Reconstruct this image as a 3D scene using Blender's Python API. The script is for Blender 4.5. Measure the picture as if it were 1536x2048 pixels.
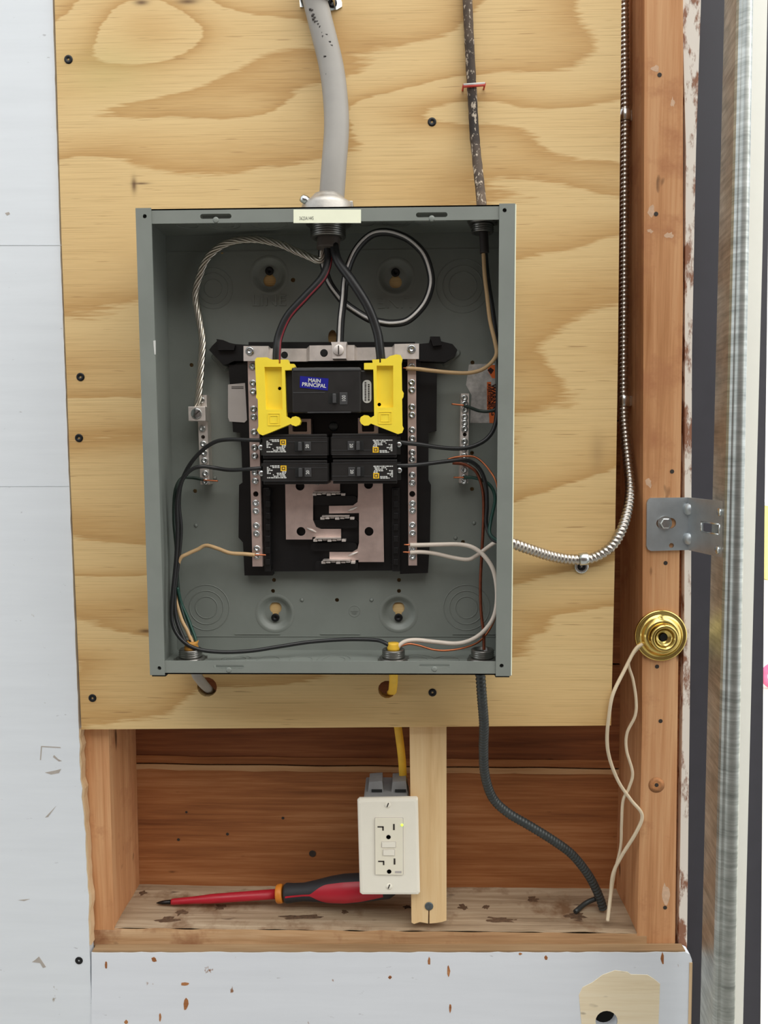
import bpy, bmesh, math, random
from mathutils import Vector, Matrix, noise
from mathutils.geometry import tessellate_polygon

for o in list(bpy.data.objects):
    bpy.data.objects.remove(o)
scene = bpy.context.scene
COL = scene.collection
random.seed(4)

# ------------------------------------------------------------------ camera
CAM = Vector((0.07384, -0.84764, -0.00043))
PITCH, YAW, ROLL = math.radians(-4.8408), math.radians(1.4006), math.radians(0.2758)
FPX = 1538.0
_cp, _sp = math.cos(PITCH), math.sin(PITCH)
_cy, _sy = math.cos(YAW), math.sin(YAW)
_cr, _sr = math.cos(ROLL), math.sin(ROLL)
ROT = (Matrix(((_cy, -_sy, 0), (_sy, _cy, 0), (0, 0, 1)))
       @ Matrix(((1, 0, 0), (0, _cp, -_sp), (0, _sp, _cp)))
       @ Matrix(((_cr, 0, _sr), (0, 1, 0), (-_sr, 0, _cr))))
cam_data = bpy.data.cameras.new('camera')
cam_data.sensor_fit = 'VERTICAL'
cam_data.sensor_height = 36.0
cam_data.lens = 36.0 * FPX / 2048.0
cam_data.clip_start = 0.02
cam = bpy.data.objects.new('camera', cam_data)
COL.objects.link(cam)
_r, _f, _u = ROT.col[0], ROT.col[1], ROT.col[2]
cam.matrix_world = Matrix(((_r[0], _u[0], -_f[0], CAM[0]), (_r[1], _u[1], -_f[1], CAM[1]),
                           (_r[2], _u[2], -_f[2], CAM[2]), (0, 0, 0, 1)))
scene.camera = cam

# ------------------------------------------------------------------ light
world = bpy.data.worlds.new('overcast_sky')
scene.world = world
world.use_nodes = True
bg = world.node_tree.nodes['Background']
bg.inputs[0].default_value = (0.93, 0.97, 1.0, 1)
bg.inputs[1].default_value = 0.95
sun_d = bpy.data.lights.new('sun', 'SUN')
sun_d.energy = 2.2
sun_d.angle = math.radians(85)
sun_d.color = (1.0, 0.96, 0.88)
sun = bpy.data.objects.new('sun', sun_d)
COL.objects.link(sun)
sun.rotation_euler = Vector((-0.42, 0.56, -0.78)).to_track_quat('-Z', 'Y').to_euler()
scene.view_settings.view_transform = 'Standard'
scene.view_settings.look = 'None'
scene.view_settings.gamma = 1
scene.view_settings.use_curve_mapping = False
scene.view_settings.exposure = 0.56


# ------------------------------------------------------------------ helpers
def ray(u, v):
    return ROT @ Vector(((u - 768.0) / FPX, 1.0, (1024.0 - v) / FPX))

def P(u, v, Y):
    d = ray(u, v)
    return CAM + d * ((Y - CAM.y) / d.y)

def PZ(u, v, z):
    d = ray(u, v)
    return CAM + d * ((z - CAM.z) / d.z)

def PX(u, v, x):
    d = ray(u, v)
    return CAM + d * ((x - CAM.x) / d.x)

def mm(px, u, v, Y):
    d = ray(u, v)
    return px * ((Y - CAM.y) / d.y) / FPX

def poly(pts, Y):
    return [(p.x, p.z) for p in (P(u, v, Y) for u, v in pts)]

def circ(u, v, rpx, Y, n=20, ru=None):
    c = P(u, v, Y); r = mm(rpx, u, v, Y); r2 = r if ru is None else mm(ru, u, v, Y)
    return [(c.x + r * math.cos(2 * math.pi * i / n), c.z + r2 * math.sin(2 * math.pi * i / n)) for i in range(n)]

def slot(u0, u1, v0, v1, Y, n=6):
    a = P(u0, v0, Y); b = P(u1, v1, Y)
    x0, x1 = sorted((a.x, b.x)); z0, z1 = sorted((a.z, b.z))
    return rrect(x0, x1, z0, z1, min(x1 - x0, z1 - z0) * 0.499, n)

def rrect(x0, x1, z0, z1, r, n=4):
    out = []
    for cx, cz, a0 in ((x1 - r, z1 - r, 0), (x0 + r, z1 - r, 90), (x0 + r, z0 + r, 180), (x1 - r, z0 + r, 270)):
        for i in range(n + 1):
            a = math.radians(a0 + 90 * i / n)
            out.append((cx + r * math.cos(a), cz + r * math.sin(a)))
    return out

def spline(pts, step=0.003):
    pts = [Vector(p) for p in pts]
    if len(pts) == 2:
        n = max(2, int((pts[1] - pts[0]).length / step))
        return [pts[0].lerp(pts[1], i / n) for i in range(n + 1)]
    ext = [pts[0] * 2 - pts[1]] + pts + [pts[-1] * 2 - pts[-2]]
    fine = []
    for i in range(1, len(ext) - 2):
        p0, p1, p2, p3 = ext[i - 1:i + 3]
        for k in range(16):
            t = k / 16
            fine.append(0.5 * ((2 * p1) + (p2 - p0) * t + (2 * p0 - 5 * p1 + 4 * p2 - p3) * t * t + (3 * p1 - p0 - 3 * p2 + p3) * t ** 3))
    fine.append(pts[-1])
    out = [fine[0]]; acc = 0
    for a, b in zip(fine, fine[1:]):
        L = (b - a).length
        while L > 1e-9 and acc + L >= step:
            a = a.lerp(b, (step - acc) / L); L = (b - a).length; acc = 0
            out.append(a.copy())
        acc += L
    if (out[-1] - pts[-1]).length > step * 0.3:
        out.append(pts[-1])
    return out

WLOC = {}

class MB:
    def __init__(s):
        s.v = []; s.f = []; s.s = []
    def add(s, vs, fs, smooth=False):
        b = len(s.v)
        s.v += [Vector(v) for v in vs]
        s.f += [tuple(i + b for i in f) for f in fs]
        s.s += [smooth] * len(fs)
        return s
    def box(s, x0, x1, y0, y1, z0, z1, bev=0.0):
        if bev > 0:
            bm = bmesh.new(); bmesh.ops.create_cube(bm, size=1)
            for v in bm.verts:
                v.co = Vector(((x0 + x1) / 2 + v.co.x * (x1 - x0), (y0 + y1) / 2 + v.co.y * (y1 - y0), (z0 + z1) / 2 + v.co.z * (z1 - z0)))
            bmesh.ops.bevel(bm, geom=bm.edges[:], offset=bev, segments=2, affect='EDGES', profile=0.6)
            bm.verts.index_update()
            s.add([v.co.copy() for v in bm.verts], [[v.index for v in f.verts] for f in bm.faces]); bm.free()
            return s
        vs = [(x, y, z) for x in (x0, x1) for y in (y0, y1) for z in (z0, z1)]
        return s.add(vs, [(0, 1, 3, 2), (4, 6, 7, 5), (0, 4, 5, 1), (2, 3, 7, 6), (0, 2, 6, 4), (1, 5, 7, 3)])
    def prism(s, outer, y0, y1, holes=(), yfun=None):
        loops = [list(outer)] + [list(h) for h in holes]
        allp = [p for l in loops for p in l]
        tris = tessellate_polygon([[Vector((x, z, 0)) for x, z in l] for l in loops])
        n = len(allp)
        vs = [(x, y0, z) for x, z in allp] + [(x, y1, z) for x, z in allp]
        fs = [tuple(t) for t in tris] + [tuple(i + n for i in reversed(t)) for t in tris]
        b = 0
        for l in loops:
            m = len(l)
            for i in range(m):
                j = (i + 1) % m
                fs.append((b + i, b + j, b + j + n, b + i + n))
            b += m
        return s.add(vs, fs)
    def frustum(s, a, b, y0, y1):
        n = len(a)
        vs = [(x, y0, z) for x, z in a] + [(x, y1, z) for x, z in b]
        fs = [tuple(range(n)), tuple(range(2 * n - 1, n - 1, -1))]
        fs += [(i, (i + 1) % n, (i + 1) % n + n, i + n) for i in range(n)]
        return s.add(vs, fs)
    def tube(s, pts, r, n=10, caps=True, flat=None):
        m = len(pts); T = []
        for i in range(m):
            T.append((pts[min(i + 1, m - 1)] - pts[max(i - 1, 0)]).normalized())
        ref = Vector((0, 1, 0)) if abs(T[0].y) < 0.9 else Vector((1, 0, 0))
        N = (ref - T[0] * ref.dot(T[0])).normalized()
        vs = []
        for i in range(m):
            if flat:
                ref = Vector((0, 1, 0)); N = (ref - T[i] * ref.dot(T[i])).normalized()
            else:
                N = (N - T[i] * N.dot(T[i])).normalized()
            B = T[i].cross(N)
            rr = r[i] if isinstance(r, (list, tuple)) else r
            for k in range(n):
                a = 2 * math.pi * k / n
                q = rr(i, k, a) if callable(rr) else rr
                vs.append(pts[i] + N * (q * math.cos(a) * (flat or 1)) + B * (q * math.sin(a)))
        fs = [(i * n + k, i * n + (k + 1) % n, (i + 1) * n + (k + 1) % n, (i + 1) * n + k) for i in range(m - 1) for k in range(n)]
        s.add(vs, fs, True)
        if caps:
            b = len(s.v) - len(vs)
            s.f += [tuple(b + k for k in range(n)), tuple(b + (m - 1) * n + n - 1 - k for k in range(n))]
            s.s += [False, False]
        return s
    def lathe(s, prof, c, axis='-y', n=24, smooth=True, cap=True):
        c = Vector(c); vs = []
        def loc(r, h, a):
            x, y = r * math.cos(a), r * math.sin(a)
            if axis == '-y': return c + Vector((x, -h, y))
            if axis == 'z': return c + Vector((x, y, h))
            if axis == 'x': return c + Vector((h, x, y))
            ax = Vector(axis).normalized()
            e1 = ax.orthogonal().normalized(); e2 = ax.cross(e1)
            return c + ax * h + e1 * x + e2 * y
        for r, h in prof:
            for k in range(n):
                vs.append(loc(r, h, 2 * math.pi * k / n))
        m = len(prof)
        fs = [(i * n + k, i * n + (k + 1) % n, (i + 1) * n + (k + 1) % n, (i + 1) * n + k) for i in range(m - 1) for k in range(n)]
        s.add(vs, fs, smooth)
        if cap:
            b = len(s.v) - len(vs)
            s.f += [tuple(b + k for k in range(n)), tuple(b + (m - 1) * n + n - 1 - k for k in range(n))]
            s.s += [False, False]
        return s
    def ring(s, c, R, r, axis='-y', n=32, k=6):
        prof = [(R + r * math.cos(2 * math.pi * i / k), r * math.sin(2 * math.pi * i / k)) for i in range(k + 1)]
        return s.lathe(prof, c, axis, n, True, False)
    def mesh(s, name, off=Vector((0, 0, 0))):
        me = bpy.data.meshes.new(name)
        me.from_pydata([v - off for v in s.v], [], s.f)
        bm = bmesh.new(); bm.from_mesh(me)
        bmesh.ops.recalc_face_normals(bm, faces=bm.faces[:])
        bm.to_mesh(me); bm.free()
        me.polygons.foreach_set('use_smooth', s.s)
        me.update()
        return me
    def build(s, name, mat, parent=None, label=None, local=False):
        if parent is None:
            xs = [v.x for v in s.v]; ys = [v.y for v in s.v]; zs = [v.z for v in s.v]
            off = Vector(((min(xs) + max(xs)) / 2, (min(ys) + max(ys)) / 2, min(zs)))
        else:
            off = Vector((0, 0, 0)) if local else WLOC[parent]
        me = s.mesh(name, off)
        me.materials.append(M[mat])
        o = bpy.data.objects.new(name, me); COL.objects.link(o)
        if parent is None:
            o.location = off; WLOC[o] = off
        else:
            o.parent = parent; WLOC[o] = WLOC[parent]
        if label: o['label'] = label
        return o

def tag(o, label, cat, group=None, kind=None):
    o['label'] = label; o['category'] = cat
    if group: o['group'] = group
    if kind: o['kind'] = kind
    return o

def empty(name, loc):
    o = bpy.data.objects.new(name, None); COL.objects.link(o)
    o.empty_display_size = 0.01
    o.location = loc; WLOC[o] = Vector(loc)
    return o

def place(name, me, loc, parent, rot=None):
    o = bpy.data.objects.new(name, me); COL.objects.link(o)
    o.location = Vector(loc) - (WLOC[parent] if parent else Vector((0, 0, 0)))
    if rot: o.rotation_euler = rot
    o.parent = parent; WLOC[o] = Vector(loc)
    return o

def text_mb(s, size, extrude, c, rot=0.0, y=None, sx=1.0, bold=0.0):
    """text lying in the XZ plane, facing -y, centred at c"""
    cu = bpy.data.curves.new('t', 'FONT'); cu.body = s; cu.size = size; cu.extrude = extrude
    cu.align_x = 'CENTER'; cu.align_y = 'CENTER'; cu.resolution_u = 2; cu.offset = bold
    ob = bpy.data.objects.new('t', cu); COL.objects.link(ob)
    me = bpy.data.meshes.new_from_object(ob.evaluated_get(bpy.context.evaluated_depsgraph_get()))
    cr, sr = math.cos(rot), math.sin(rot)
    vs = []
    for v in me.vertices:
        x, z = v.co.x * sx, v.co.y
        vs.append(Vector(c) + Vector((x * cr - z * sr, -v.co.z, x * sr + z * cr)))
    mb = MB().add(vs, [tuple(p.vertices) for p in me.polygons])
    bpy.data.objects.remove(ob); bpy.data.curves.remove(cu); bpy.data.meshes.remove(me)
    return mb


# ------------------------------------------------------------------ materials
M = {}

def lin(c):
    out = []
    for x in c[:3]:
        x = x / 255.0
        out.append(x / 12.92 if x <= 0.04045 else ((x + 0.055) / 1.055) ** 2.4)
    return (out[0], out[1], out[2], 1.0)

class NT:
    def __init__(s, name):
        s.m = bpy.data.materials.new(name); s.m.use_nodes = True
        s.n = s.m.node_tree.nodes; s.l = s.m.node_tree.links
        s.b = s.n['Principled BSDF']
        s.tc = s.n.new('ShaderNodeTexCoord')
    def link(s, a, b): s.l.new(a, b)
    def mapping(s, scale, loc=(0, 0, 0), src='Object', rot=(0, 0, 0)):
        mp = s.n.new('ShaderNodeMapping')
        mp.inputs['Scale'].default_value = scale; mp.inputs['Location'].default_value = loc
        mp.inputs['Rotation'].default_value = rot
        s.link(s.tc.outputs[src], mp.inputs[0]); return mp.outputs[0]
    def noise(s, vec, scale=1.0, detail=2.0, rough=0.5, dist=0.0):
        nd = s.n.new('ShaderNodeTexNoise')
        nd.inputs['Scale'].default_value = scale; nd.inputs['Detail'].default_value = detail
        nd.inputs['Roughness'].default_value = rough; nd.inputs['Distortion'].default_value = dist
        s.link(vec, nd.inputs['Vector']); return nd.outputs[0]
    def math(s, op, a, b=None, c=None, clamp=False):
        nd = s.n.new('ShaderNodeMath'); nd.operation = op; nd.use_clamp = clamp
        for i, x in enumerate((a, b, c)):
            if x is None: continue
            if isinstance(x, (int, float)): nd.inputs[i].default_value = x
            else: s.link(x, nd.inputs[i])
        return nd.outputs[0]
    def ramp(s, fac, stops, interp='LINEAR'):
        nd = s.n.new('ShaderNodeValToRGB'); nd.color_ramp.interpolation = interp
        e = nd.color_ramp.elements
        while len(e) < len(stops): e.new(0.5)
        for el, (p, c) in zip(e, stops):
            el.position = p; el.color = c if len(c) == 4 else lin(c)
        s.link(fac, nd.inputs[0]); return nd.outputs[0]
    def mix(s, fac, a, b, mode='MIX'):
        nd = s.n.new('ShaderNodeMix'); nd.data_type = 'RGBA'; nd.blend_type = mode
        for x, i in ((fac, 0), (a, 6), (b, 7)):
            if isinstance(x, (int, float)): nd.inputs[i].default_value = x
            elif isinstance(x, tuple): nd.inputs[i].default_value = x if len(x) == 4 else lin(x)
            else: s.link(x, nd.inputs[i])
        return nd.outputs[2]
    def bump(s, h, strength=0.3, dist=0.001):
        nd = s.n.new('ShaderNodeBump'); nd.inputs['Strength'].default_value = strength
        nd.inputs['Distance'].default_value = dist
        s.link(h, nd.inputs['Height']); s.link(nd.outputs[0], s.b.inputs['Normal'])
    def sep(s, vec):
        nd = s.n.new('ShaderNodeSeparateXYZ'); s.link(vec, nd.inputs[0]); return nd.outputs
    def done(s, col, rough=0.5, metal=0.0, spec=0.5):
        if isinstance(col, tuple): s.b.inputs['Base Color'].default_value = col if len(col) == 4 else lin(col)
        else: s.link(col, s.b.inputs['Base Color'])
        if isinstance(rough, (int, float)): s.b.inputs['Roughness'].default_value = rough
        else: s.link(rough, s.b.inputs['Roughness'])
        s.b.inputs['Metallic'].default_value = metal
        s.b.inputs['Specular IOR Level'].default_value = spec
        return s.m

def plain(key, col, rough=0.5, metal=0.0, var=0.12, nscale=60, spec=0.5, bump=0.0):
    t = NT(key)
    n = t.noise(t.mapping((nscale,) * 3), 1.0, 4.0, 0.6)
    f = t.ramp(n, [(0.3, (0, 0, 0, 1)), (0.7, (1, 1, 1, 1))])
    c = lin(col)
    lo = tuple(x * (1 - var) for x in c[:3]) + (1,); hi = tuple(min(1, x * (1 + var)) for x in c[:3]) + (1,)
    if bump: t.bump(n, bump)
    M[key] = t.done(t.mix(f, lo, hi), t.math('MULTIPLY_ADD', n, 0.15, rough - 0.07), metal, spec)

def wood(key, c_lo, c_mid, c_hi, axis, freq=(1.0, 1.0), spots=0.0, seed=0.0, rough=0.75, bump=0.25, stain=None, long=3.0, cross=90.0):
    t = NT(key)
    sc = [cross, cross, cross]; sc[axis] = long
    g = t.noise(t.mapping(tuple(sc), (seed, seed * 2, seed)), 1.0, 5.0, 0.6, 0.6)
    sc2 = [cross * 5] * 3; sc2[axis] = long * 5
    fine = t.noise(t.mapping(tuple(sc2), (seed, 0, 0)), 1.0, 3.0, 0.6)
    sc3 = [9.0] * 3; sc3[axis] = 2.5
    big = t.noise(t.mapping(tuple(sc3), (seed * 3, 1, 0)), 1.0, 3.0, 0.55)
    v = t.math('ADD', t.math('MULTIPLY', g, 0.45), t.math('ADD', t.math('MULTIPLY', fine, 0.2), t.math('MULTIPLY', big, 0.35)))
    col = t.ramp(v, [(0.34, c_lo), (0.5, c_mid), (0.66, c_hi)])
    if stain:
        sn = t.noise(t.mapping((14, 14, 14), (seed * 5, 2, 1)), 1.0, 5.0, 0.65)
        col = t.mix(t.ramp(sn, [(0.54, (0, 0, 0, 1)), (0.68, (1, 1, 1, 1))]), col, stain)
    if spots:
        s3 = [55.0] * 3; s3[axis] = 22.0
        sp = t.noise(t.mapping(tuple(s3), (seed, 3, seed)), 1.0, 2.0, 0.5)
        col = t.mix(t.math('MULTIPLY', t.ramp(sp, [(0.70, (0, 0, 0, 1)), (0.78, (1, 1, 1, 1))]), spots), col, (58, 32, 18))
    t.bump(t.math('ADD', g, fine), bump, 0.0012)
    M[key] = t.done(col, rough, 0.0, 0.3)

# plywood face veneer: rotary cut figure, sharp late wood edges, fine horizontal fibres
t = NT('plywood_face')
xyz = t.sep(t.tc.outputs['Object'])
fig = t.noise(t.mapping((1.3, 1.0, 6.0), (3.1, 0, 8.3), 'Object', (0, 0.16, 0)), 1.0, 2.0, 0.45, 0.4)
rag = t.noise(t.mapping((30, 1, 420), (0, 0, 1)), 1.0, 2.0, 0.5)
def bumpterm(cx, cz, sx, sz, amp):
    dx = t.math('DIVIDE', t.math('SUBTRACT', xyz[0], cx), sx)
    dz = t.math('DIVIDE', t.math('SUBTRACT', xyz[2], cz), sz)
    d2 = t.math('ADD', t.math('MULTIPLY', dx, dx), t.math('MULTIPLY', dz, dz))
    return t.math('MULTIPLY', t.math('EXPONENT', t.math('MULTIPLY', d2, -1.0)), amp)
PLY_SPOTS = t, xyz, bumpterm
M['plywood_face'] = t.m     # finished below, once the panel's own origin is known
def finish_plywood(org):
    def o(u, v):
        p = P(u, v, 0.0) - org
        return p.x, p.z
    v = t.math('ADD', t.math('MULTIPLY', fig, 6.0), t.math('ADD', t.math('MULTIPLY', xyz[2], -9.0), t.math('MULTIPLY', xyz[0], 2.2)))
    for u_, v_, sx, sz, a in ((290, 30, 0.07, 0.045, 1.7), (820, 200, 0.12, 0.03, 0.8), (560, 1420, 0.10, 0.03, 0.9)):
        cx, cz = o(u_, v_)
        v = t.math('ADD', v, bumpterm(cx, cz, sx, sz, a))
    v = t.math('ADD', v, t.math('MULTIPLY', xyz[0], 0.1))
    v = t.math('ADD', v, t.math('MULTIPLY', rag, 0.22))
    saw = t.math('FRACT', v)
    col = t.ramp(saw, [(0.0, (224, 194, 140)), (0.40, (221, 189, 134)), (0.70, (213, 178, 122)), (0.90, (200, 161, 104)), (0.95, (197, 157, 100)), (1.0, (222, 191, 137))])
    fib = t.noise(t.mapping((9, 1, 900), (0, 0, 4)), 1.0, 3.0, 0.65)
    fcol = t.ramp(fib, [(0.30, (0.76, 0.72, 0.66, 1)), (0.45, (0.97, 0.96, 0.95, 1)), (0.75, (1.06, 1.06, 1.05, 1))])
    col = t.mix(1.0, col, fcol, 'MULTIPLY')
    pores = t.noise(t.mapping((22, 1, 520), (7, 0, 2)), 1.0, 1.0, 0.5)
    col = t.mix(t.math('MULTIPLY', t.ramp(pores, [(0.69, (0, 0, 0, 1)), (0.76, (1, 1, 1, 1))]), 0.55), col, (140, 100, 58))
    for u_, v_, ru, rv in ((375, 3, 20, 5), (283, 5, 13, 5), (268, 370, 5, 14), (282, 367, 16, 2), (292, 1262, 14, 4), (1195, 905, 14, 40)):
        cx, cz = o(u_, v_)
        k = bumpterm(cx, cz, ru * 0.00056, rv * 0.00056, 1.0)
        col = t.mix(t.math('MULTIPLY', k, 0.8 if v_ != 905 else 0.22, None, True), col, (78, 44, 26))
    gcx, gcz = o(215, 140)
    col = t.mix(bumpterm(gcx, gcz, 0.05, 0.03, 0.28), col, (188, 184, 120))
    t.bump(t.math('ADD', fib, rag), 0.12, 0.0008)
    t.done(col, 0.62, 0.0, 0.35)

def paint_white(key, base, chips, seed, chip=(150, 110, 84)):
    q = NT(key)
    n1 = q.noise(q.mapping((38, 38, 26), (seed, 0, seed)), 1.0, 4.0, 0.6)
    reg = q.noise(q.mapping((4, 4, 4), (seed, 2, 1)), 1.0, 2.0, 0.5)
    m1 = q.ramp(q.math('ADD', n1, q.math('MULTIPLY', reg, 0.25)), [(chips, (0, 0, 0, 1)), (chips + 0.035, (1, 1, 1, 1))])
    n2 = q.noise(q.mapping((5, 5, 60), (1, seed, 0)), 1.0, 4.0, 0.6)
    col = q.mix(q.ramp(n2, [(0.35, (0, 0, 0, 1)), (0.7, (1, 1, 1, 1))]), base, tuple(x - 5 for x in base))
    n3 = q.noise(q.mapping((70, 70, 170), (seed, 5, 0), 'Object', (0, 0.5, 0)), 1.0, 3.0, 0.5)
    col = q.mix(q.ramp(n3, [(0.73, (0, 0, 0, 1)), (0.78, (0.5, 0.5, 0.5, 1))]), col, (150, 150, 152))
    col = q.mix(m1, col, chip)
    q.bump(q.math('ADD', n2, q.math('MULTIPLY', m1, -1.5)), 0.15, 0.0008)
    M[key] = q.done(col, 0.55, 0.0, 0.35)

paint_white('white_paint', (226, 231, 236), 0.86, 0.0, (168, 160, 150))
paint_white('white_paint_chipped', (226, 230, 236), 0.83, 4.0)
wood('old_fir_vertical', (172, 116, 72), (206, 150, 104), (224, 176, 130), 2, seed=1.0, spots=0.8, stain=(186, 128, 88))
wood('old_fir_board', (116, 68, 38), (160, 102, 60), (194, 138, 92), 0, seed=2.0, spots=0.9)
wood('old_fir_board_red', (96, 52, 30), (138, 82, 48), (172, 112, 70), 0, seed=5.5, spots=0.9)
wood('fir_shiplap_edge', (150, 100, 62), (190, 146, 102), (206, 168, 126), 0, seed=6.5, spots=0.5)
wood('weathered_sill', (112, 90, 68), (168, 146, 120), (206, 188, 162), 0, seed=3.0, spots=0.9, stain=(126, 96, 70))
wood('sill_edge', (146, 106, 72), (184, 146, 106), (206, 174, 138), 0, seed=3.7, spots=0.8, stain=(150, 104, 72))
wood('pale_pine', (212, 172, 120), (232, 198, 148), (240, 212, 166), 2, seed=4.0, bump=0.1, cross=60)
wood('raw_panel_edge', (196, 160, 118), (222, 194, 156), (236, 216, 186), 2, seed=7.0)
wood('raw_panel_edge_brown', (120, 94, 66), (150, 122, 90), (174, 148, 114), 0, seed=7.9)
wood('bare_patch', (220, 198, 160), (238, 222, 190), (244, 232, 206), 0, seed=8.0, spots=0.7, bump=0.1)

# peeling white paint on the door jamb
t2 = NT('peeling_jamb')
pn = t2.noise(t2.mapping((60, 60, 22), (0, 0, 2)), 1.0, 5.0, 0.65)
pl = t2.noise(t2.mapping((3, 3, 3)), 1.0, 2.0, 0.5)
msk = t2.ramp(t2.math('ADD', t2.math('MULTIPLY', pn, 0.7), t2.math('MULTIPLY', pl, 0.5)), [(0.60, (0, 0, 0, 1)), (0.66, (1, 1, 1, 1))])
t2.bump(msk, 0.4, 0.0008)
M['peeling_jamb'] = t2.done(t2.mix(msk, (236, 226, 214), (150, 104, 80)), 0.7)

plain('gouge_brown', (96, 72, 52), 0.85, 0, 0.4, 300)
plain('knot_wood', (186, 126, 78), 0.7, 0, 0.25, 220)
plain('shade_backing', (34, 32, 32), 0.9)  # near-black colour standing in for shade behind the planks and drilled hole
plain('pale_dent', (214, 178, 148), 0.75, 0, 0.12, 200)
plain('scuff_gray', (176, 168, 160), 0.7)
plain('seam_gray', (196, 202, 206), 0.6)
plain('panel_gray', (128, 133, 127), 0.42, 0.0, 0.05, 25, 0.5)
plain('dark_recess', (30, 31, 30), 0.8)
plain('black_plastic', (19, 18, 19), 0.38, 0, 0.15, 40, 0.45)
plain('breaker_black', (34, 32, 31), 0.42, 0, 0.15, 60, 0.45)
plain('breaker_handle', (66, 66, 67), 0.35)
plain('breaker_deep', (8, 8, 8), 0.7)
plain('yellow_plastic', (249, 222, 62), 0.45, 0, 0.03)
plain('tin_plate', (236, 228, 222), 0.52, 1.0, 0.08, 120)
plain('tin_pink_reflection', (236, 214, 206), 0.45, 1.0, 0.08, 90)  # plain tin, with a pink reflection put into its base colour
plain('zinc_screw', (200, 204, 204), 0.22, 1.0, 0.1, 300)
plain('copper', (196, 120, 84), 0.34, 1.0, 0.12, 120)
plain('copper_old', (128, 72, 52), 0.45, 0.8, 0.2, 150)
plain('aluminium_wire', (214, 208, 196), 0.3, 1.0, 0.06, 200)
plain('wire_black', (32, 32, 33), 0.4, 0, 0.1)
plain('wire_white', (222, 208, 194), 0.5, 0, 0.05)
plain('wire_tan', (198, 164, 120), 0.5, 0, 0.08)
plain('wire_cream', (224, 206, 176), 0.6, 0, 0.06)
plain('wire_green', (30, 70, 60), 0.4, 0, 0.1)
plain('wire_dark_green', (28, 44, 36), 0.4, 0, 0.1)
plain('stripe_red', (126, 36, 46), 0.45)
plain('stripe_white', (212, 208, 204), 0.5)
plain('yellow_jacket', (240, 192, 60), 0.5, 0, 0.06, 80)
plain('amber_jacket', (196, 140, 60), 0.55, 0, 0.12, 80)
plain('gray_jacket', (148, 144, 138), 0.5, 0, 0.05, 40)
plain('jacket_dark', (84, 76, 70), 0.5, 0, 0.08, 40)
plain('print_black', (52, 46, 44), 0.6)
plain('print_white', (206, 206, 202), 0.6)
plain('label_cream', (246, 248, 222), 0.5, 0, 0.02)
plain('label_gray', (188, 180, 176), 0.5, 0, 0.03)
plain('label_blue', (12, 14, 132), 0.45, 0, 0.04)
plain('label_silver', (196, 192, 188), 0.4, 0.2, 0.25, 160)
plain('label_orange', (238, 118, 56), 0.5, 0, 0.08)
plain('print_dark_red', (52, 14, 8), 0.6)
plain('label_yellow', (232, 184, 36), 0.5)
plain('galvanized', (200, 206, 210), 0.5, 1.0, 0.12, 30)
plain('galvanized_bright', (216, 220, 220), 0.24, 1.0, 0.1, 90)
plain('connector_zinc', (150, 148, 144), 0.36, 1.0, 0.12, 90)
plain('cast_zinc', (180, 176, 170), 0.5, 1.0, 0.15, 120, bump=0.2)
plain('armor_silver', (190, 184, 176), 0.3, 1.0, 0.08, 60)
plain('armor_dark', (72, 76, 76), 0.45, 0.5, 0.15, 60)
plain('brass', (228, 200, 118), 0.16, 1.0, 0.05, 30)
plain('ivory_plastic', (246, 241, 226), 0.4, 0, 0.015)
plain('ivory_device', (244, 238, 218), 0.4, 0, 0.015)
plain('slot_dark', (54, 46, 40), 0.7)
plain('gray_pvc', (140, 140, 140), 0.55)
plain('drywall_screw', (34, 34, 36), 0.4, 0.5, 0.2, 200)
plain('zinc_dull', (110, 118, 122), 0.45, 0.8, 0.2, 300)
plain('driver_red', (176, 30, 46), 0.38, 0, 0.05)
plain('driver_black', (40, 40, 43), 0.6, 0, 0.08)
plain('driver_orange', (216, 130, 40), 0.45)
plain('steel_dark', (54, 52, 52), 0.35, 0.9)
plain('charcoal_seal', (58, 57, 64), 0.6, 0, 0.06)
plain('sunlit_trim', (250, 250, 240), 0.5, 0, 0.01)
plain('staple_red', (206, 70, 56), 0.4)
plain('rear_light_block', (98, 84, 78), 0.8, 0, 0.2, 3)
plain('concrete', (150, 148, 142), 0.85, 0, 0.15, 8)
plain('pavement', (226, 222, 208), 0.85, 0, 0.06, 4)
plain('outdoor_white', (250, 250, 250), 0.7, 0, 0.02, 4)
plain('outdoor_yellow', (246, 226, 150), 0.6)
plain('outdoor_pink', (232, 110, 150), 0.6)
plain('outdoor_green', (150, 200, 110), 0.7)
M['led_green'] = NT('led_green').done((190, 230, 60), 0.4)
_b = M['led_green'].node_tree.nodes['Principled BSDF']
_b.inputs['Emission Color'].default_value = (0.55, 1.0, 0.1, 1); _b.inputs['Emission Strength'].default_value = 0.8

# old cloth-covered cable: dark brown with pale flecks
t3 = NT('cloth_cable')
fl = t3.noise(t3.mapping((260, 260, 150)), 1.0, 3.0, 0.6)
md = t3.noise(t3.mapping((30, 30, 14)), 1.0, 3.0, 0.6)
cc = t3.ramp(md, [(0.35, (44, 36, 32)), (0.6, (96, 80, 66))])
cc = t3.mix(t3.ramp(fl, [(0.56, (0, 0, 0, 1)), (0.64, (1, 1, 1, 1))]), cc, (186, 172, 154))
t3.bump(fl, 0.4, 0.0008)
M['cloth_cable'] = t3.done(cc, 0.8)
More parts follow.
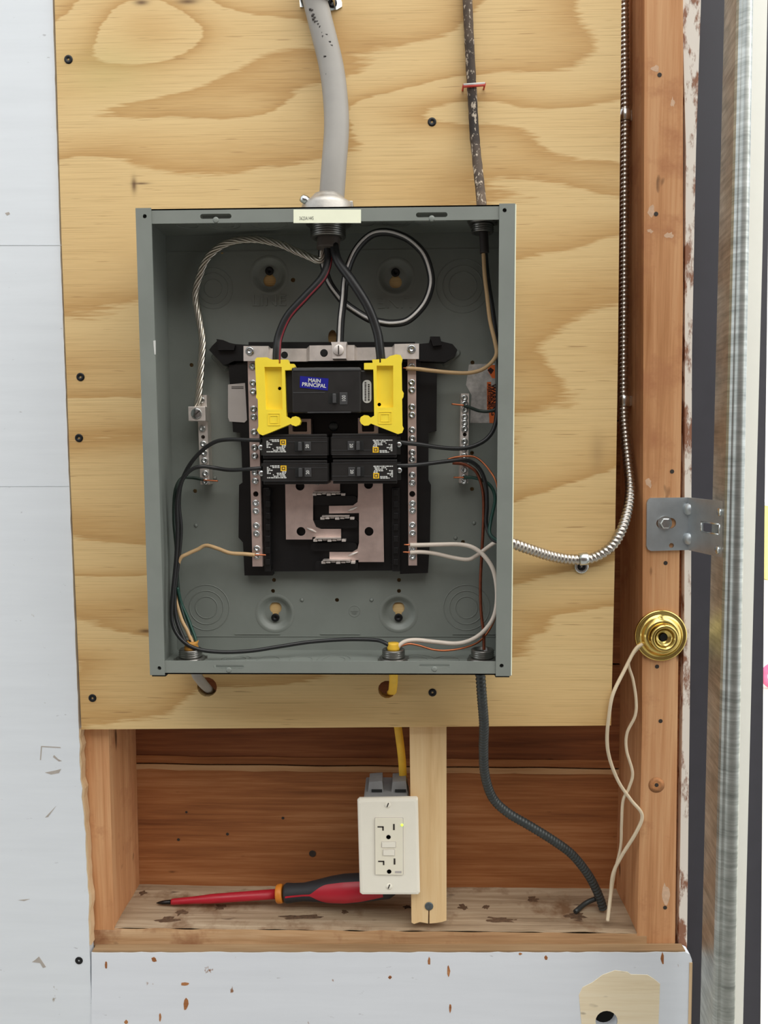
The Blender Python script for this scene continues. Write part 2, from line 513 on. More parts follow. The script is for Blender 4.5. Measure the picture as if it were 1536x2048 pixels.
# brushed galvanised door track
t4 = NT('track_steel')
st = t4.noise(t4.mapping((20, 20, 260)), 1.0, 3.0, 0.6)
sp4 = t4.noise(t4.mapping((60, 60, 60)), 1.0, 4.0, 0.6)
c4 = t4.ramp(t4.math('ADD', t4.math('MULTIPLY', st, 0.6), t4.math('MULTIPLY', sp4, 0.4)), [(0.35, (150, 154, 150)), (0.65, (204, 208, 204))])
t4.bump(st, 0.06, 0.0004)
M['track_steel'] = t4.done(c4, 0.42, 1.0)


# ================================================================== the setting
PLY_T = 0.016
STUD_Y = 0.016
CAV = 0.105                      # front of the old sheathing

# --- left white wall panel (ragged right edge where it was cut back)
edge = [(98, -250), (107, 0), (122, 480), (140, 960), (160, 1458), (163, 1560), (170, 1650), (177, 1760), (181, 1890), (186, 2048), (194, 2320)]
fine_edge = []
for (a, b), (c, d) in zip(edge, edge[1:]):
    k = max(2, int((d - b) / 16))
    for i in range(k):
        jit = random.uniform(-1.6, 1.6) if 1458 < b + (d - b) * i / k < 1895 else random.uniform(-0.5, 0.5)
        fine_edge.append((a + (c - a) * i / k + jit - 2.0, b + (d - b) * i / k))
fine_edge.append(edge[-1])
wl = MB().prism(poly([(-420, 2320), (-420, -250)] + fine_edge, 0.003), 0.003, 0.0155).build('wall_left', 'white_paint')
wl['kind'] = 'structure'
# worn raw edge of that panel
re_ = [p for p in fine_edge if 1455 < p[1] < 1900]
raw = MB().prism(poly(re_ + [(u + 4.0 + random.uniform(-1.5, 1.5), v) for u, v in reversed(re_)], 0.0045), 0.0046, 0.0150).build('raw_edge', 'raw_panel_edge', wl, 'splintered pale raw edge')
# seams in the left panel
for v0, v1 in ((492, 490), (975, 972)):
    a, b = P(-420, v0 - 2, 0.0028), P(128 if v0 < 700 else 138, v1, 0.0028)
    MB().prism([(a.x, a.z), (b.x, b.z), (b.x, b.z - 0.0004), (a.x, a.z - 0.0004)], 0.0027, 0.0029).build('seam', 'seam_gray', wl)

for pts in ([(78, 1913), (84, 1922), (92, 1934), (86, 1936), (80, 1926), (64, 1924), (70, 1920)], [(82, 1492), (120, 1494), (122, 1496), (84, 1494), (82, 1520), (80, 1520)], [(90, 1545), (110, 1541), (122, 1538), (118, 1546), (102, 1549)], [(108, 1510), (116, 1518), (124, 1522), (118, 1523), (106, 1514)], [(10, 426), (18, 424), (20, 428), (14, 431)], [(36, 1800), (60, 1798), (48, 1802)], [(90, 1635), (112, 1612), (96, 1634)]):
    MB().prism(poly(pts, 0.0029), 0.0028, 0.0036).build('scuff', 'scuff_gray', wl)
# --- lower white panel
lo = [(183, 2320), (183, 1905)]
for i in range(1, 60):
    lo.append((183 + (1372 - 183) * i / 60, 1905 + random.uniform(-1.2, 1.2)))
lo += [(1370, 1904), (1380, 1909), (1384, 1920), (1382, 2048), (1375, 2320)]
LOW_Y = 0.002
lp = MB().prism(poly(lo, LOW_Y), LOW_Y, LOW_Y + 0.014, [circ(1213, 2042, 22, LOW_Y)]).build('wall_lower', 'white_paint_chipped')
lp['kind'] = 'structure'
top_edge = []
a, b = P(184, 1904.5, LOW_Y), P(1371, 1904.0, LOW_Y)
MB().prism([(a.x, a.z - 0.0006), (b.x, b.z - 0.0006), (b.x, b.z + 0.0012), (a.x, a.z + 0.0012)], LOW_Y + 0.0006, LOW_Y + 0.0134).build('raw_edge', 'raw_panel_edge_brown', lp, 'brown bare wood top edge')
a, b = P(1384, 1925, LOW_Y), P(1376, 2320, LOW_Y)
MB().prism([(a.x - 0.003, a.z), (a.x + 0.0004, a.z), (b.x + 0.0004, b.z), (b.x - 0.003, b.z)], LOW_Y - 0.0004, LOW_Y + 0.012).build('raw_edge', 'raw_panel_edge', lp, 'worn pale right edge')
patch = [(1163, 2048), (1158, 1990), (1165, 1975), (1185, 1965), (1205, 1950), (1230, 1941), (1255, 1944), (1262, 1949), (1295, 1950), (1308, 1958), (1320, 1968), (1317, 2048), (1317, 2110), (1163, 2110)]
MB().prism(poly(patch, LOW_Y - 0.0004), LOW_Y - 0.0004, LOW_Y + 0.002, [circ(1213, 2042, 22, LOW_Y)]).build('bare_patch', 'bare_patch', lp, 'unpainted cream patch around a drilled hole')
# paint chips on the lower panel
for u_, v_, w_, h_ in ((372, 2008, 12, 34), (320, 2035, 6, 26), (308, 1920, 16, 12), (212, 1930, 6, 18), (858, 1922, 8, 20), (897, 1942, 9, 26), (900, 2015, 6, 24), (1092, 1915, 8, 12), (1325, 1918, 8, 30), (370, 1968, 22, 8), (780, 1955, 8, 8), (252, 2044, 10, 10), (1040, 1908, 10, 6)):
    ph = random.random() * 6
    pts = [(u_ + w_ * 0.5 * math.cos(k * 0.785) * random.uniform(0.5, 1), v_ + h_ * 0.5 * math.sin(k * 0.785) * random.uniform(0.5, 1)) for k in range(8)]
    MB().prism(poly(pts, LOW_Y - 0.0002), LOW_Y - 0.0002, LOW_Y + 0.0006).build('paint_chip', 'old_fir_board', lp)

# --- old sheathing at the back of the bay
wb = empty('wall_back', P(720, 1765, CAV)); wb['kind'] = 'structure'
zc = P(700, 1528, CAV).z; z_bot = P(700, 1768, CAV).z - 0.08
xl, xr = P(200, 1600, CAV).x - 0.05, P(1300, 1600, CAV).x + 0.02
def crack_z(x, k):
    return zc - 0.0045 * (x - xl) / (xr - xl) + 0.0012 * noise.noise(Vector((x * 14, k, 0)))
N_ = 40
xs = [xl + (xr - xl) * i / N_ for i in range(N_ + 1)]
ZT = P(700, -250, 0).z
MB().prism([(x, crack_z(x, 0) + 0.0012) for x in xs] + [(xr, zc + 0.13), (xl, zc + 0.13)], CAV, CAV + 0.02).build('plank', 'old_fir_board_red', wb)
MB().prism([(x, crack_z(x, 0) + 0.0012) for x in xs] + [(x, crack_z(x, 3) + 0.0105 + 0.001 * noise.noise(Vector((x * 40, 0, 1)))) for x in reversed(xs)], CAV - 0.0012, CAV + 0.01).build('plank_edge', 'old_fir_board', wb)
MB().prism([(xl, z_bot), (xr, z_bot)] + [(x, crack_z(x, 0) - 0.0008) for x in reversed(xs)], CAV + 0.0005, CAV + 0.02).build('plank', 'old_fir_board', wb)
MB().prism([(x, crack_z(x, 0) - 0.0008) for x in reversed(xs)] + [(x, crack_z(x, 7) - 0.008 + 0.0015 * noise.noise(Vector((x * 30, 0, 5)))) for x in xs], CAV - 0.001, CAV + 0.01).build('plank_edge', 'fir_shiplap_edge', wb)
k_ = 0
while zc + 0.132 + k_ * 0.152 < ZT:
    z0 = zc + 0.132 + k_ * 0.152
    MB().box(xl, xr, CAV, CAV + 0.02, z0, z0 + 0.15, 0.001).build('plank', 'old_fir_board' if k_ % 2 else 'old_fir_board_red', wb); k_ += 1
MB().box(xl - 0.02, xr + 0.02, CAV + 0.0205, CAV + 0.024, z_bot - 0.2, ZT + 0.1).build('light_stop_sheet', 'shade_backing', wb)  # added unseen sheet, stops daylight leaking through the plank gaps
# knot and nail marks on the lower plank
for u_, v_, r_ in ((625, 1707, 7), (357, 1679, 3), (373, 1624, 2.5), (566, 1636, 3), (455, 1668, 3)):
    c = P(u_, v_, CAV)
    MB().lathe([(mm(r_, u_, v_, CAV), 0.0004), (mm(r_, u_, v_, CAV) * 0.5, 0.0001), (0.0003, 0.0)], c, '-y', 12, cap=True).build('knot', 'slot_dark', wb)

# --- sill plate
sill_z = P(760, 1858, STUD_Y).z
x0, x1 = P(222, 1870, STUD_Y).x - 0.02, P(1276, 1870, STUD_Y).x + 0.01
sill = empty('sill_plate', ((x0 + x1) / 2, 0.06, sill_z - 0.04))
sm = MB(); nx, ny = 90, 14
for j in range(ny + 1):
    for i in range(nx + 1):
        x = x0 + (x1 - x0) * i / nx; y = STUD_Y + 0.0008 + (CAV - STUD_Y) * j / ny
        h = 0.0016 * noise.noise(Vector((x * 9, y * 50, 2))) + 0.0006 * noise.noise(Vector((x * 60, y * 200, 5)))
        if j == 0: h -= 0.0015 + 0.0015 * noise.noise(Vector((x * 30, 0, 9)))
        sm.v.append(Vector((x, y, sill_z - 0.0012 + h)))
for j in range(ny):
    for i in range(nx):
        a = j * (nx + 1) + i
        sm.f.append((a, a + 1, a + nx + 2, a + nx + 1)); sm.s.append(True)
nb = len(sm.v)
for i in range(nx + 1):
    sm.v.append(Vector((x0 + (x1 - x0) * i / nx, CAV, sill_z - 0.02)))
sm.build('top_face', 'weathered_sill', sill)
sf = MB()
for i in range(nx + 1):
    x = x0 + (x1 - x0) * i / nx
    for k, zz in enumerate((-0.003 + 0.0015 * noise.noise(Vector((x * 30, 0, 9))), -0.008, -0.016, -0.024, -0.04)):
        sf.v.append(Vector((x, STUD_Y + 0.0008 - (0 if k == 0 else 0.0016 + 0.0012 * noise.noise(Vector((x * 20, k * 3.1, 0)))), sill_z + zz)))
for i in range(nx):
    for k in range(4):
        a = i * 5 + k
        sf.f.append((a, a + 5, a + 6, a + 1)); sf.s.append(True)
sf.build('front_face', 'sill_edge', sill)
MB().box(x0, x1, STUD_Y + 0.004, CAV, sill_z - 0.04, sill_z - 0.006).build('core', 'weathered_sill', sill)
def sill_h(x, y):
    return sill_z - 0.0012 + 0.0016 * noise.noise(Vector((x * 9, y * 50, 2))) + 0.0006 * noise.noise(Vector((x * 60, y * 200, 5)))
for u_, v_, ru, rv, mt in ((925, 1812, 15, 5, 'gouge_brown'), (972, 1812, 11, 4, 'gouge_brown'), (440, 1812, 16, 6, 'gouge_brown'), (362, 1822, 15, 5, 'gouge_brown'), (1065, 1797, 18, 6, 'gouge_brown'), (815, 1812, 12, 6, 'slot_dark'), (285, 1785, 12, 5, 'gouge_brown'), (600, 1832, 60, 2, 'gouge_brown'), (690, 1822, 10, 8, 'gouge_brown'), (1000, 1838, 40, 2, 'gouge_brown'), (1150, 1830, 26, 3, 'gouge_brown'), (330, 1838, 30, 2, 'gouge_brown')):
    c = PZ(u_, v_, sill_z); rr = mm(ru, u_, v_, 0.05); ry_ = rr * rv / ru * 6.0 if rv < 4 else rr * 0.9
    ry_ = min(ry_, 0.010)
    g = MB(); ring = []
    for k in range(18):
        a = 2 * math.pi * k / 18
        q = random.uniform(0.55, 1.1)
        ring.append((c.x + rr * q * math.cos(a), c.y + ry_ * q * math.sin(a)))
    g.v.append(Vector((c.x, c.y, sill_h(c.x, c.y) + 0.0004)))
    for fr in (0.55, 1.0):
        for x, y in ring:
            px, py = c.x + (x - c.x) * fr, min(max(c.y + (y - c.y) * fr, STUD_Y + 0.004), CAV - 0.001)
            g.v.append(Vector((px, py, sill_h(px, py) + (0.0004 if fr < 1 else -0.0002))))
    for k in range(18):
        g.f += [(0, 1 + k, 1 + (k + 1) % 18), (1 + k, 19 + k, 19 + (k + 1) % 18, 1 + (k + 1) % 18)]; g.s += [True, True]
    g.build('gouge', mt, sill)
tag(sill, 'weathered brown sill plate under the open bay, holding the screwdriver', 'sill')

# --- studs
def stud(name, quad, y0, y1, mat, label, taper=None):
    o = MB().prism(poly(quad, y0), y0, y1).build(name, mat)
    tag(o, label, 'stud'); return o
st_l = stud('wall_stud', [(178, 1890), (160, 1458), (116, -250), (190, -250), (217, 1458), (229, 1890)], STUD_Y, CAV, 'old_fir_vertical', 'brown wooden stud at the left end of the open bay')
post = stud('door_post', [(1274, 1892), (1284, 1458), (1288, 400), (1290, -250), (1366, -250), (1366, 600), (1358, 1200), (1350, 1892)], STUD_Y, CAV + 0.01, 'old_fir_vertical', 'tall orange-brown wooden post beside the metal door track')
for u_, v_ in ((1319, 150), (1312, 428), (1314, 1333), (1321, 1442), (1344, 943), (1331, 1126), (1330, 1815), (1313, 1570)):
    c = P(u_, v_, STUD_Y)
    MB().lathe([(0.0024, 0.0003), (0.0014, 0.0001), (0.0002, 0.0)], c, '-y', 10).build('nail_hole', 'slot_dark', post)
for u_, v_, r_ in ((1313, 1570, 16),):
    MB().lathe([(mm(r_, u_, v_, STUD_Y), 0.0002), (mm(r_, u_, v_, STUD_Y) * 0.5, 0.0004), (0.0002, 0.0002)], P(u_, v_, STUD_Y), '-y', 24).build('knot', 'knot_wood', post)
for u_, v_, ru, rv in ((1312, 138, 12, 10), (1303, 420, 10, 16), (1300, 462, 8, 6), (1298, 965, 9, 14), (1310, 1000, 8, 6), (1332, 1790, 9, 34), (1338, 470, 12, 8), (1345, 205, 6, 14)):
    pts = [(u_ + ru * math.cos(k * 0.524) * random.uniform(0.4, 1.0), v_ + rv * math.sin(k * 0.524) * random.uniform(0.4, 1.0)) for k in range(12)]
    MB().prism(poly(pts, STUD_Y - 0.0001), STUD_Y - 0.0001, STUD_Y + 0.0006).build('dent', 'pale_dent', post)
# groove and painted jamb
gro = MB().prism(poly([(1348, 1892), (1356, 1200), (1364, 600), (1364, -250), (1382, -250), (1378, 600), (1374, 1200), (1368, 1892)], STUD_Y + 0.012), STUD_Y + 0.012, CAV).build('trim_1', 'old_fir_board_red'); gro['kind'] = 'structure'
jamb_l = [(1357, 1900), (1369, 1200), (1370, 600), (1372, 300), (1364, 0), (1360, -250)]
jamb_r = [(1412, -250), (1402, 0), (1392, 300), (1384, 700), (1382, 1200), (1374, 1900)]
jamb = MB().prism(poly(jamb_l + jamb_r, STUD_Y + 0.002), STUD_Y + 0.002, CAV).build('trim_2', 'peeling_jamb'); jamb['kind'] = 'structure'
seal = MB().prism(poly([(1360, 2320), (1372, 1892), (1380, 1200), (1382, 700), (1388, 300), (1394, 0), (1400, -250), (1480, -250), (1470, 1000), (1440, 2320)], STUD_Y + 0.02), STUD_Y + 0.02, CAV).build('trim_3', 'charcoal_seal'); seal['kind'] = 'structure'
band = MB().prism(poly([(1430, 2320), (1462, 1000), (1470, -250), (1540, -250), (1535, 0), (1525, 500), (1511, 1040), (1498, 1560), (1486, 2048), (1479, 2320)], 0.06), 0.06, 0.11).build('trim_4', 'sunlit_trim'); band['kind'] = 'structure'
band2 = MB().prism(poly([(1476, 2320), (1484, 2048), (1496, 1560), (1509, 1040), (1523, 500), (1533, 0), (1538, -250), (1547, -250), (1543, 0), (1536, 500), (1529, 1040), (1525, 1560), (1521, 2048), (1519, 2320)], 0.10), 0.10, 0.13).build('trim_5', 'charcoal_seal'); band2['kind'] = 'structure'

# --- floor and what lies outside the opening
fl_ = MB().box(-4, 4, -4.0, 0.2, -1.34, -1.30).build('floor', 'concrete'); fl_['kind'] = 'structure'
wr = MB().box(-3.2, 3.2, -2.6, -2.5, -1.30, 1.7).build('wall_rear_light_block', 'rear_light_block'); wr['kind'] = 'structure'  # unseen wall behind the camera, added and toned to cut frontal light
pv = MB().box(-6, 14, 0.2, 16, -1.42, -1.34).build('pavement', 'pavement'); pv['kind'] = 'structure'
ow = empty('white_building', (7.0, 9.0, -1.34))
tag(ow, 'white sunlit building far outside the door opening', 'building')
MB().box(3.0, 12.0, 9.0, 9.4, -1.34, 2.8).build('wall', 'outdoor_white', ow)
MB().box(2.9, 12.1, 8.8, 9.5, 2.8, 3.0).build('roof_edge', 'outdoor_white', ow)
c = P(1535, 1165, 6.8)
yb = empty('yellow_box', (c.x + 0.3, 7.0, -1.34))
tag(yb, 'pale yellow upright box standing outside beyond the dark strip', 'box')
zy = P(1535, 1012, 6.8).z
MB().box(c.x - 0.02, c.x + 0.6, 6.8, 7.2, -1.34, zy, 0.02).build('body', 'outdoor_yellow', yb)
MB().box(c.x - 0.04, c.x + 0.62, 6.78, 7.22, zy, zy + 0.04, 0.01).build('lid', 'outdoor_white', yb)
c = PZ(1536, 1378, -1.34)
tag(MB().ring((c.x + 0.03, c.y, -1.34 + 0.075), 0.055, 0.018, '-y', 28, 10).build('pink_ring', 'outdoor_pink'), 'pink ring outside at the right edge of the picture', 'ring')

# ================================================================== plywood panel
ply_poly = [(163, 1459), (140, 940), (123, 480), (109, 0), (101, -250), (1247, -250), (1243, 0), (1236, 700), (1229, 1150), (1222, 1451)]
holes = [circ(414, 1374, 20, 0.0, 14), circ(774, 1379, 18, 0.0, 14)]
fp = poly(ply_poly, 0.0)
ply = MB().prism(fp, 0.0, PLY_T, holes).build('plywood_panel', 'plywood_face')
tag(ply, 'large tan plywood backboard screwed over the studs behind the electrical panel', 'plywood')
finish_plywood(ply.location.copy())
scr = MB().lathe([(0.0046, -0.001), (0.0046, 0.0003), (0.0040, 0.0008), (0.0012, 0.0006), (0.0010, -0.0008), (0.0002, -0.0009)], (0, 0, 0), '-y', 16).mesh('screw')
scr.materials.append(M['drywall_screw'])
for u_, v_ in ((137, 119), (161, 754), (158, 876), (185, 1396), (865, 1385), (864, 244)):
    place('screw', scr, P(u_, v_, 0.0), ply)
place('screw', scr, P(158, 1921, 0.003), wl)

# pale short stud under the plywood with a split end
so = [(823, 1845), (828, 1848), (840, 1844), (856, 1847), (857, 1812), (859, 1812), (859, 1847), (872, 1846), (884, 1844), (893, 1841), (893, 1600), (893, 1440), (819, 1440), (821, 1600)]
ps = MB().prism(poly(so, 0.0175), 0.0175, 0.055).build('short_stud', 'pale_pine')
tag(ps, 'short pale pine stud with a split bottom end beside the outlet', 'stud')
zs = MB().lathe([(0.005, 0), (0.005, 0.0008), (0.004, 0.0012), (0.001, 0.0004), (0.0002, 0.0)], (0, 0, 0), '-y', 14).mesh('screw'); zs.materials.append(M['zinc_dull'])
place('screw', zs, P(858, 1812, 0.0175), ps)

# ================================================================== electrical panel
BW, BH = 0.362, 0.455
FY, BY = -0.095, -0.0052           # front lip, outside of the back
IY = BY - 0.0013                   # inside face of the back
panel = empty('electrical_panel', (0, -0.05, -BH / 2))
tag(panel, 'open grey steel electrical panel box mounted on the plywood', 'electrical panel')
hx, hz = BW / 2, BH / 2
bh = []
KEY = [(538, 560, 541, 1), (791, 563, 544, 1), (550, 1217, 1236, -1), (797, 1217, 1236, -1)]
for u_, v_, v2, s_ in KEY:
    bh.append(circ(u_, (v_ + v2) / 2, 34, IY, 28))
for u_, v_, r_ in ((383, 730, 4), (586, 560, 4.5), (390, 982, 4), (416, 1090, 3.5), (548, 1160, 4), (546, 1182, 4), (798, 1160, 4), (798, 1182, 4), (674, 1200, 4), (945, 725, 4), (944, 906, 4), (944, 978, 4), (926, 1084, 4), (444, 505, 3)):
    bh.append(circ(u_, v_, r_, IY, 12))
bh.append(circ(665, 675, 9, IY, 16, 15))
MB().prism([(-hx, -hz), (hx, -hz), (hx, hz), (-hx, hz)], IY, BY, bh).build('back_wall', 'panel_gray', panel)
for u_, v_, v2, s_ in KEY:                    # dished keyhole mounts
    vc = (v_ + v2) / 2; c = P(u_, vc, IY); R = mm(34, u_, vc, IY)
    key_h = []
    cc = P(u_, v_, IY); c2 = P(u_, v2, IY)
    a0 = 0.0068; a1 = 0.0036
    kh = []
    for i in range(17):
        a = math.radians(-150 + 300 * i / 16) - math.pi / 2 * s_
        kh.append((cc.x + a0 * math.cos(a), cc.z + a0 * math.sin(a)))
    for i in range(9):
        a = math.radians(-90 + 180 * i / 8) + math.pi / 2 * s_
        kh.append((c2.x + a1 * math.cos(a), c2.z + a1 * math.sin(a)))
    inner = [(c.x + R * 0.62 * math.cos(2 * math.pi * i / 28), c.z + R * 0.62 * math.sin(2 * math.pi * i / 28)) for i in range(28)]
    d = MB().prism(inner, IY + 0.0040, IY + 0.0048, [kh])
    d.lathe([(R * 1.16, 0.0002), (R * 1.04, 0.0007), (R * 0.96, 0.0002), (R * 0.80, -0.0026), (R * 0.68, -0.0039), (R * 0.61, -0.0041)], c, '-y', 32, True, False)
    dish = d.build('mounting_dimple', 'panel_gray', panel)
    place('screw_head', scr, (c2.x, IY + 0.0022, c2.z), dish)
    bpy.data.objects[dish.name]
T = 0.0013
MB().box(-hx, -hx + T, FY, BY, -hz, hz).build('side_wall', 'panel_gray', panel)
MB().box(hx - T, hx, FY, BY, -hz, hz).build('side_wall', 'panel_gray', panel)
MB().box(-hx + T, hx - T, FY, BY, hz - T, hz).build('top_wall', 'panel_gray', panel)
MB().box(-hx + T, hx - T, FY, BY, -hz, -hz + T).build('bottom_wall', 'panel_gray', panel)
# front lips: sides run full height, top and bottom between them
fw, fh = 0.0150, 0.0136
for s_, hs in ((-1, ((290, 433), (319, 1336))), (1, ((1009, 421), (1003, 1331)))):
    xa, xb = sorted((s_ * hx, s_ * (hx - fw)))
    fo = MB().prism([(xa, -hz - 0.0008), (xb, -hz - 0.0008), (xb, hz + 0.0008), (xa, hz + 0.0008)], FY - 0.0010, FY + 0.0004,
                    [circ(u_, v_, 4.2, FY, 12) for u_, v_ in hs]).build('side_lip', 'panel_gray', panel)
    for u_, v_ in hs:
        c = P(u_, v_, FY)
        MB().lathe([(0.0021, -0.0012), (0.0021, -0.006), (0.0002, -0.006)], c, '-y', 10).build('screw_hole', 'dark_recess', fo)
for s_, sl in ((1, ((400, 463, 428, 437), (832, 895, 425, 434))), (-1, ((427, 488, 1330, 1338), (838, 900, 1328, 1336)))):
    za, zb = sorted((s_ * hz, s_ * (hz - fh)))
    hs = [slot(a, b, c, d, FY) for a, b, c, d in sl]
    fo = MB().prism([(-hx + fw, za), (hx - fw, za), (hx - fw, zb), (-hx + fw, zb)], FY, FY + 0.0013, hs).build('top_lip' if s_ > 0 else 'bottom_lip', 'panel_gray', panel)
    for a, b, c, d in sl:                      # tabs pushed in behind the slots
        p, q = P(a, c, FY), P(b, d, FY)
        MB().box(p.x, q.x, FY + 0.0100, FY + 0.0112, q.z - 0.001, p.z + 0.001).build('pressed_tab', 'panel_gray', fo)
        cx = (p.x + q.x) / 2
        e = q.z - 0.0012
        MB().lathe([(0.003, 0.0), (0.002, 0.0003), (0.0003, 0.0004)], (cx, FY, e), '-y', 12).build('emboss', 'panel_gray', fo)
# bare bright rim along the right outer edge
MB().box(hx - 0.0004, hx + 0.0010, FY - 0.0008, FY + 0.010, -hz, hz).build('edge_rim', 'label_cream', panel)
for s_ in (-1, 1):
    MB().box(s_ * (hx - 0.008) - 0.007, s_ * (hx - 0.008) + 0.007, FY + 0.002, FY + 0.02, -hz - 0.003, -hz - 0.0005).build('corner_tab', 'dark_recess', panel)
# step folds along top and bottom of the back
for v_, u0, u1 in ((505, 336, 1000), (1272, 345, 1000)):
    a, b = P(u0, v_, IY), P(u1, v_, IY)
    MB().box(a.x, b.x, IY - 0.0007, IY + 0.0002, a.z - 0.0005, a.z + 0.0005).build('fold_line', 'panel_gray', panel)
for u0, u1, v_ in ((470, 560, 1268), (905, 990, 1268), (640, 720, 1268)):
    a, b = P(u0, v_, IY), P(u1, v_, IY)
    MB().box(a.x, b.x, IY - 0.0010, IY + 0.0002, a.z - 0.0004, a.z + 0.0004).build('fold_line', 'panel_gray', panel)
# concentric knock-outs on the back, top and bottom
def knock(c, radii, axis, name='knockout'):
    m = MB()
    for R in radii:
        m.ring(c, R, 0.00045, axis, 40, 6)
    return m.build(name, 'panel_gray', panel)
for u_, v_, rr in ((427, 577, (18, 30, 40)), (925, 572, (28, 40, 53)), (413, 1215, (22, 34, 46)), (933, 1215, (22, 34, 46))):
    knock(P(u_, v_, IY - 0.0001), [mm(r, u_, v_, IY) for r in rr], '-y')
for x_, rr in ((-0.145, (0.011,)), (-0.108, (0.011, 0.017)), (-0.062, (0.011, 0.019)), (0.035, (0.011,)), (0.068, (0.011, 0.015)), (0.098, (0.011,))):
    knock(Vector((x_, -0.046, hz - T - 0.0002)), rr, 'z')
for x_, rr in ((-0.105, (0.011, 0.016)), (-0.07, (0.012,)), (-0.035, (0.012,)), (0.0, (0.012, 0.018)), (0.088, (0.012, 0.020)), (0.120, (0.013,))):
    knock(Vector((x_, -0.046, -hz + T + 0.0002)), rr, 'z')
for u_, v_ in ((604, 1200), (743, 1200), (392, 1051), (948, 1046), (911, 1076), (430, 956)):
    MB().lathe([(0.0022, 0.0), (0.0016, 0.0010), (0.0003, 0.0013)], P(u_, v_, IY), '-y', 12).build('rivet_bump', 'panel_gray', panel)
# embossed words and earth mark
text_mb('LINE', 0.0165, 0.0008, P(538, 602, IY - 0.0002), 0, sx=1.15).build('embossed_text', 'panel_gray', panel, 'embossed word LINE')
text_mb('LINE', 0.0165, 0.0008, P(790, 604, IY - 0.0002), math.pi, sx=1.15).build('embossed_text', 'panel_gray', panel, 'embossed word LINE upside down')
em = MB().ring(P(709, 1222, IY), 0.0062, 0.0004, '-y', 28)
c = P(709, 1222, IY)
em.box(c.x - 0.0003, c.x + 0.0003, IY - 0.0005, IY, c.z, c.z + 0.005)
for k, w in enumerate((0.0042, 0.003, 0.0018)):
    em.box(c.x - w, c.x + w, IY - 0.0005, IY, c.z - 0.0016 * k - 0.0003, c.z - 0.0016 * k + 0.0003)
em.build('earth_mark', 'panel_gray', panel, 'embossed earth symbol in a circle')
# raised oval tabs beside the base arms
for u_, v_, a in ((441, 724, 45), (903, 716, -45)):
    c = P(u_, v_, IY); L_, r_ = 0.011, 0.0042
    pts = []
    for k in range(16):
        th = 2 * math.pi * k / 16
        x, z = (L_ if math.cos(th) > 0 else -L_) * 0.75 + r_ * math.cos(th), r_ * math.sin(th)
        ca, sa = math.cos(math.radians(-a)), math.sin(math.radians(-a))
        pts.append((c.x + x * ca - z * sa, c.z + x * sa + z * ca))
    MB().frustum(pts, [(c.x + (x - c.x) * 0.8, c.z + (z - c.z) * 0.8) for x, z in pts], IY, IY - 0.003).build('embossed_tab', 'panel_gray', panel)
# sticker on the top lip (its square code is left out)
sk = MB().prism(poly([(587, 419), (722, 419), (722, 446), (587, 446)], FY - 0.0003), FY - 0.0004, FY).build('lip_sticker', 'label_cream', panel, 'pale cream sticker with small printed number')
text_mb('3623A1445', 0.0048, 0.00002, P(613, 437, FY - 0.00045), 0, sx=0.62).build('print', 'print_black', sk)
MB().prism([(-hx + 0.0135, 0.1032), (-hx + 0.0155, 0.1036), (-hx + 0.0152, 0.090), (-hx + 0.0142, 0.090)], FY - 0.0013, FY).build('paint_chip', 'print_white', panel)

# ------------------------------------------------ black interior base
B0, B1 = -0.020, IY - 0.001
body = [(487, 690), (838, 690), (842, 733), (874, 735), (873, 862), (857, 866), (857, 960), (862, 970), (860, 1080), (856, 1146), (800, 1148), (800, 1141), (545, 1143), (545, 1151), (489, 1151), (486, 1085), (477, 1075), (478, 970), (485, 965), (483, 900), (480, 866), (466, 864), (457, 730), (487, 728)]
base = MB().prism(poly(body, B0), B0, B1).build('interior_base', 'black_plastic', panel, 'black plastic base carrying the bus bars')
arm = [(418, 700), (424, 692), (436, 680), (448, 683), (470, 688), (500, 690), (500, 722), (468, 722), (455, 728), (446, 730)]
MB().prism(poly(arm, B0 - 0.004), B0 - 0.004, B1).build('arm', 'black_plastic', base)
MB().prism(poly([(433, 678), (446, 680), (470, 690), (468, 700), (436, 700)], B0 - 0.009), B0 - 0.009, B0).build('arm_hook', 'black_plastic', base)
arm = [(836, 688), (858, 686), (861, 674), (880, 673), (880, 682), (905, 688), (915, 700), (910, 712), (890, 724), (836, 722)]
MB().prism(poly(arm, B0 - 0.004), B0 - 0.004, B1).build('arm', 'black_plastic', base)
MB().prism(poly([(860, 673), (880, 673), (884, 690), (866, 692)], B0 - 0.009), B0 - 0.009, B0).build('arm_hook', 'black_plastic', base)
rb = poly([(497, 684), (830, 684), (832, 724), (497, 726)], B0 - 0.008)
MB().prism(rb, B0 - 0.008, B0).build('head_rail', 'black_plastic', base)
# toothed side rails below the breakers
for u0 in (537, 792):
    a, b = P(u0 - 8, 975, B0), P(u0 + 8, 1140, B0)
    rl = MB().box(a.x, b.x, B0 - 0.010, B0, b.z, a.z, 0.0008).build('side_rail', 'black_plastic', base)
    for k in range(7):
        v_ = 985 + k * 23
        a = P(u0, v_, B0 - 0.01)
        MB().box(a.x - 0.0025, a.x + 0.0025, B0 - 0.0135, B0 - 0.009, a.z - 0.003, a.z + 0.003, 0.0005).build('tooth', 'black_plastic', rl)
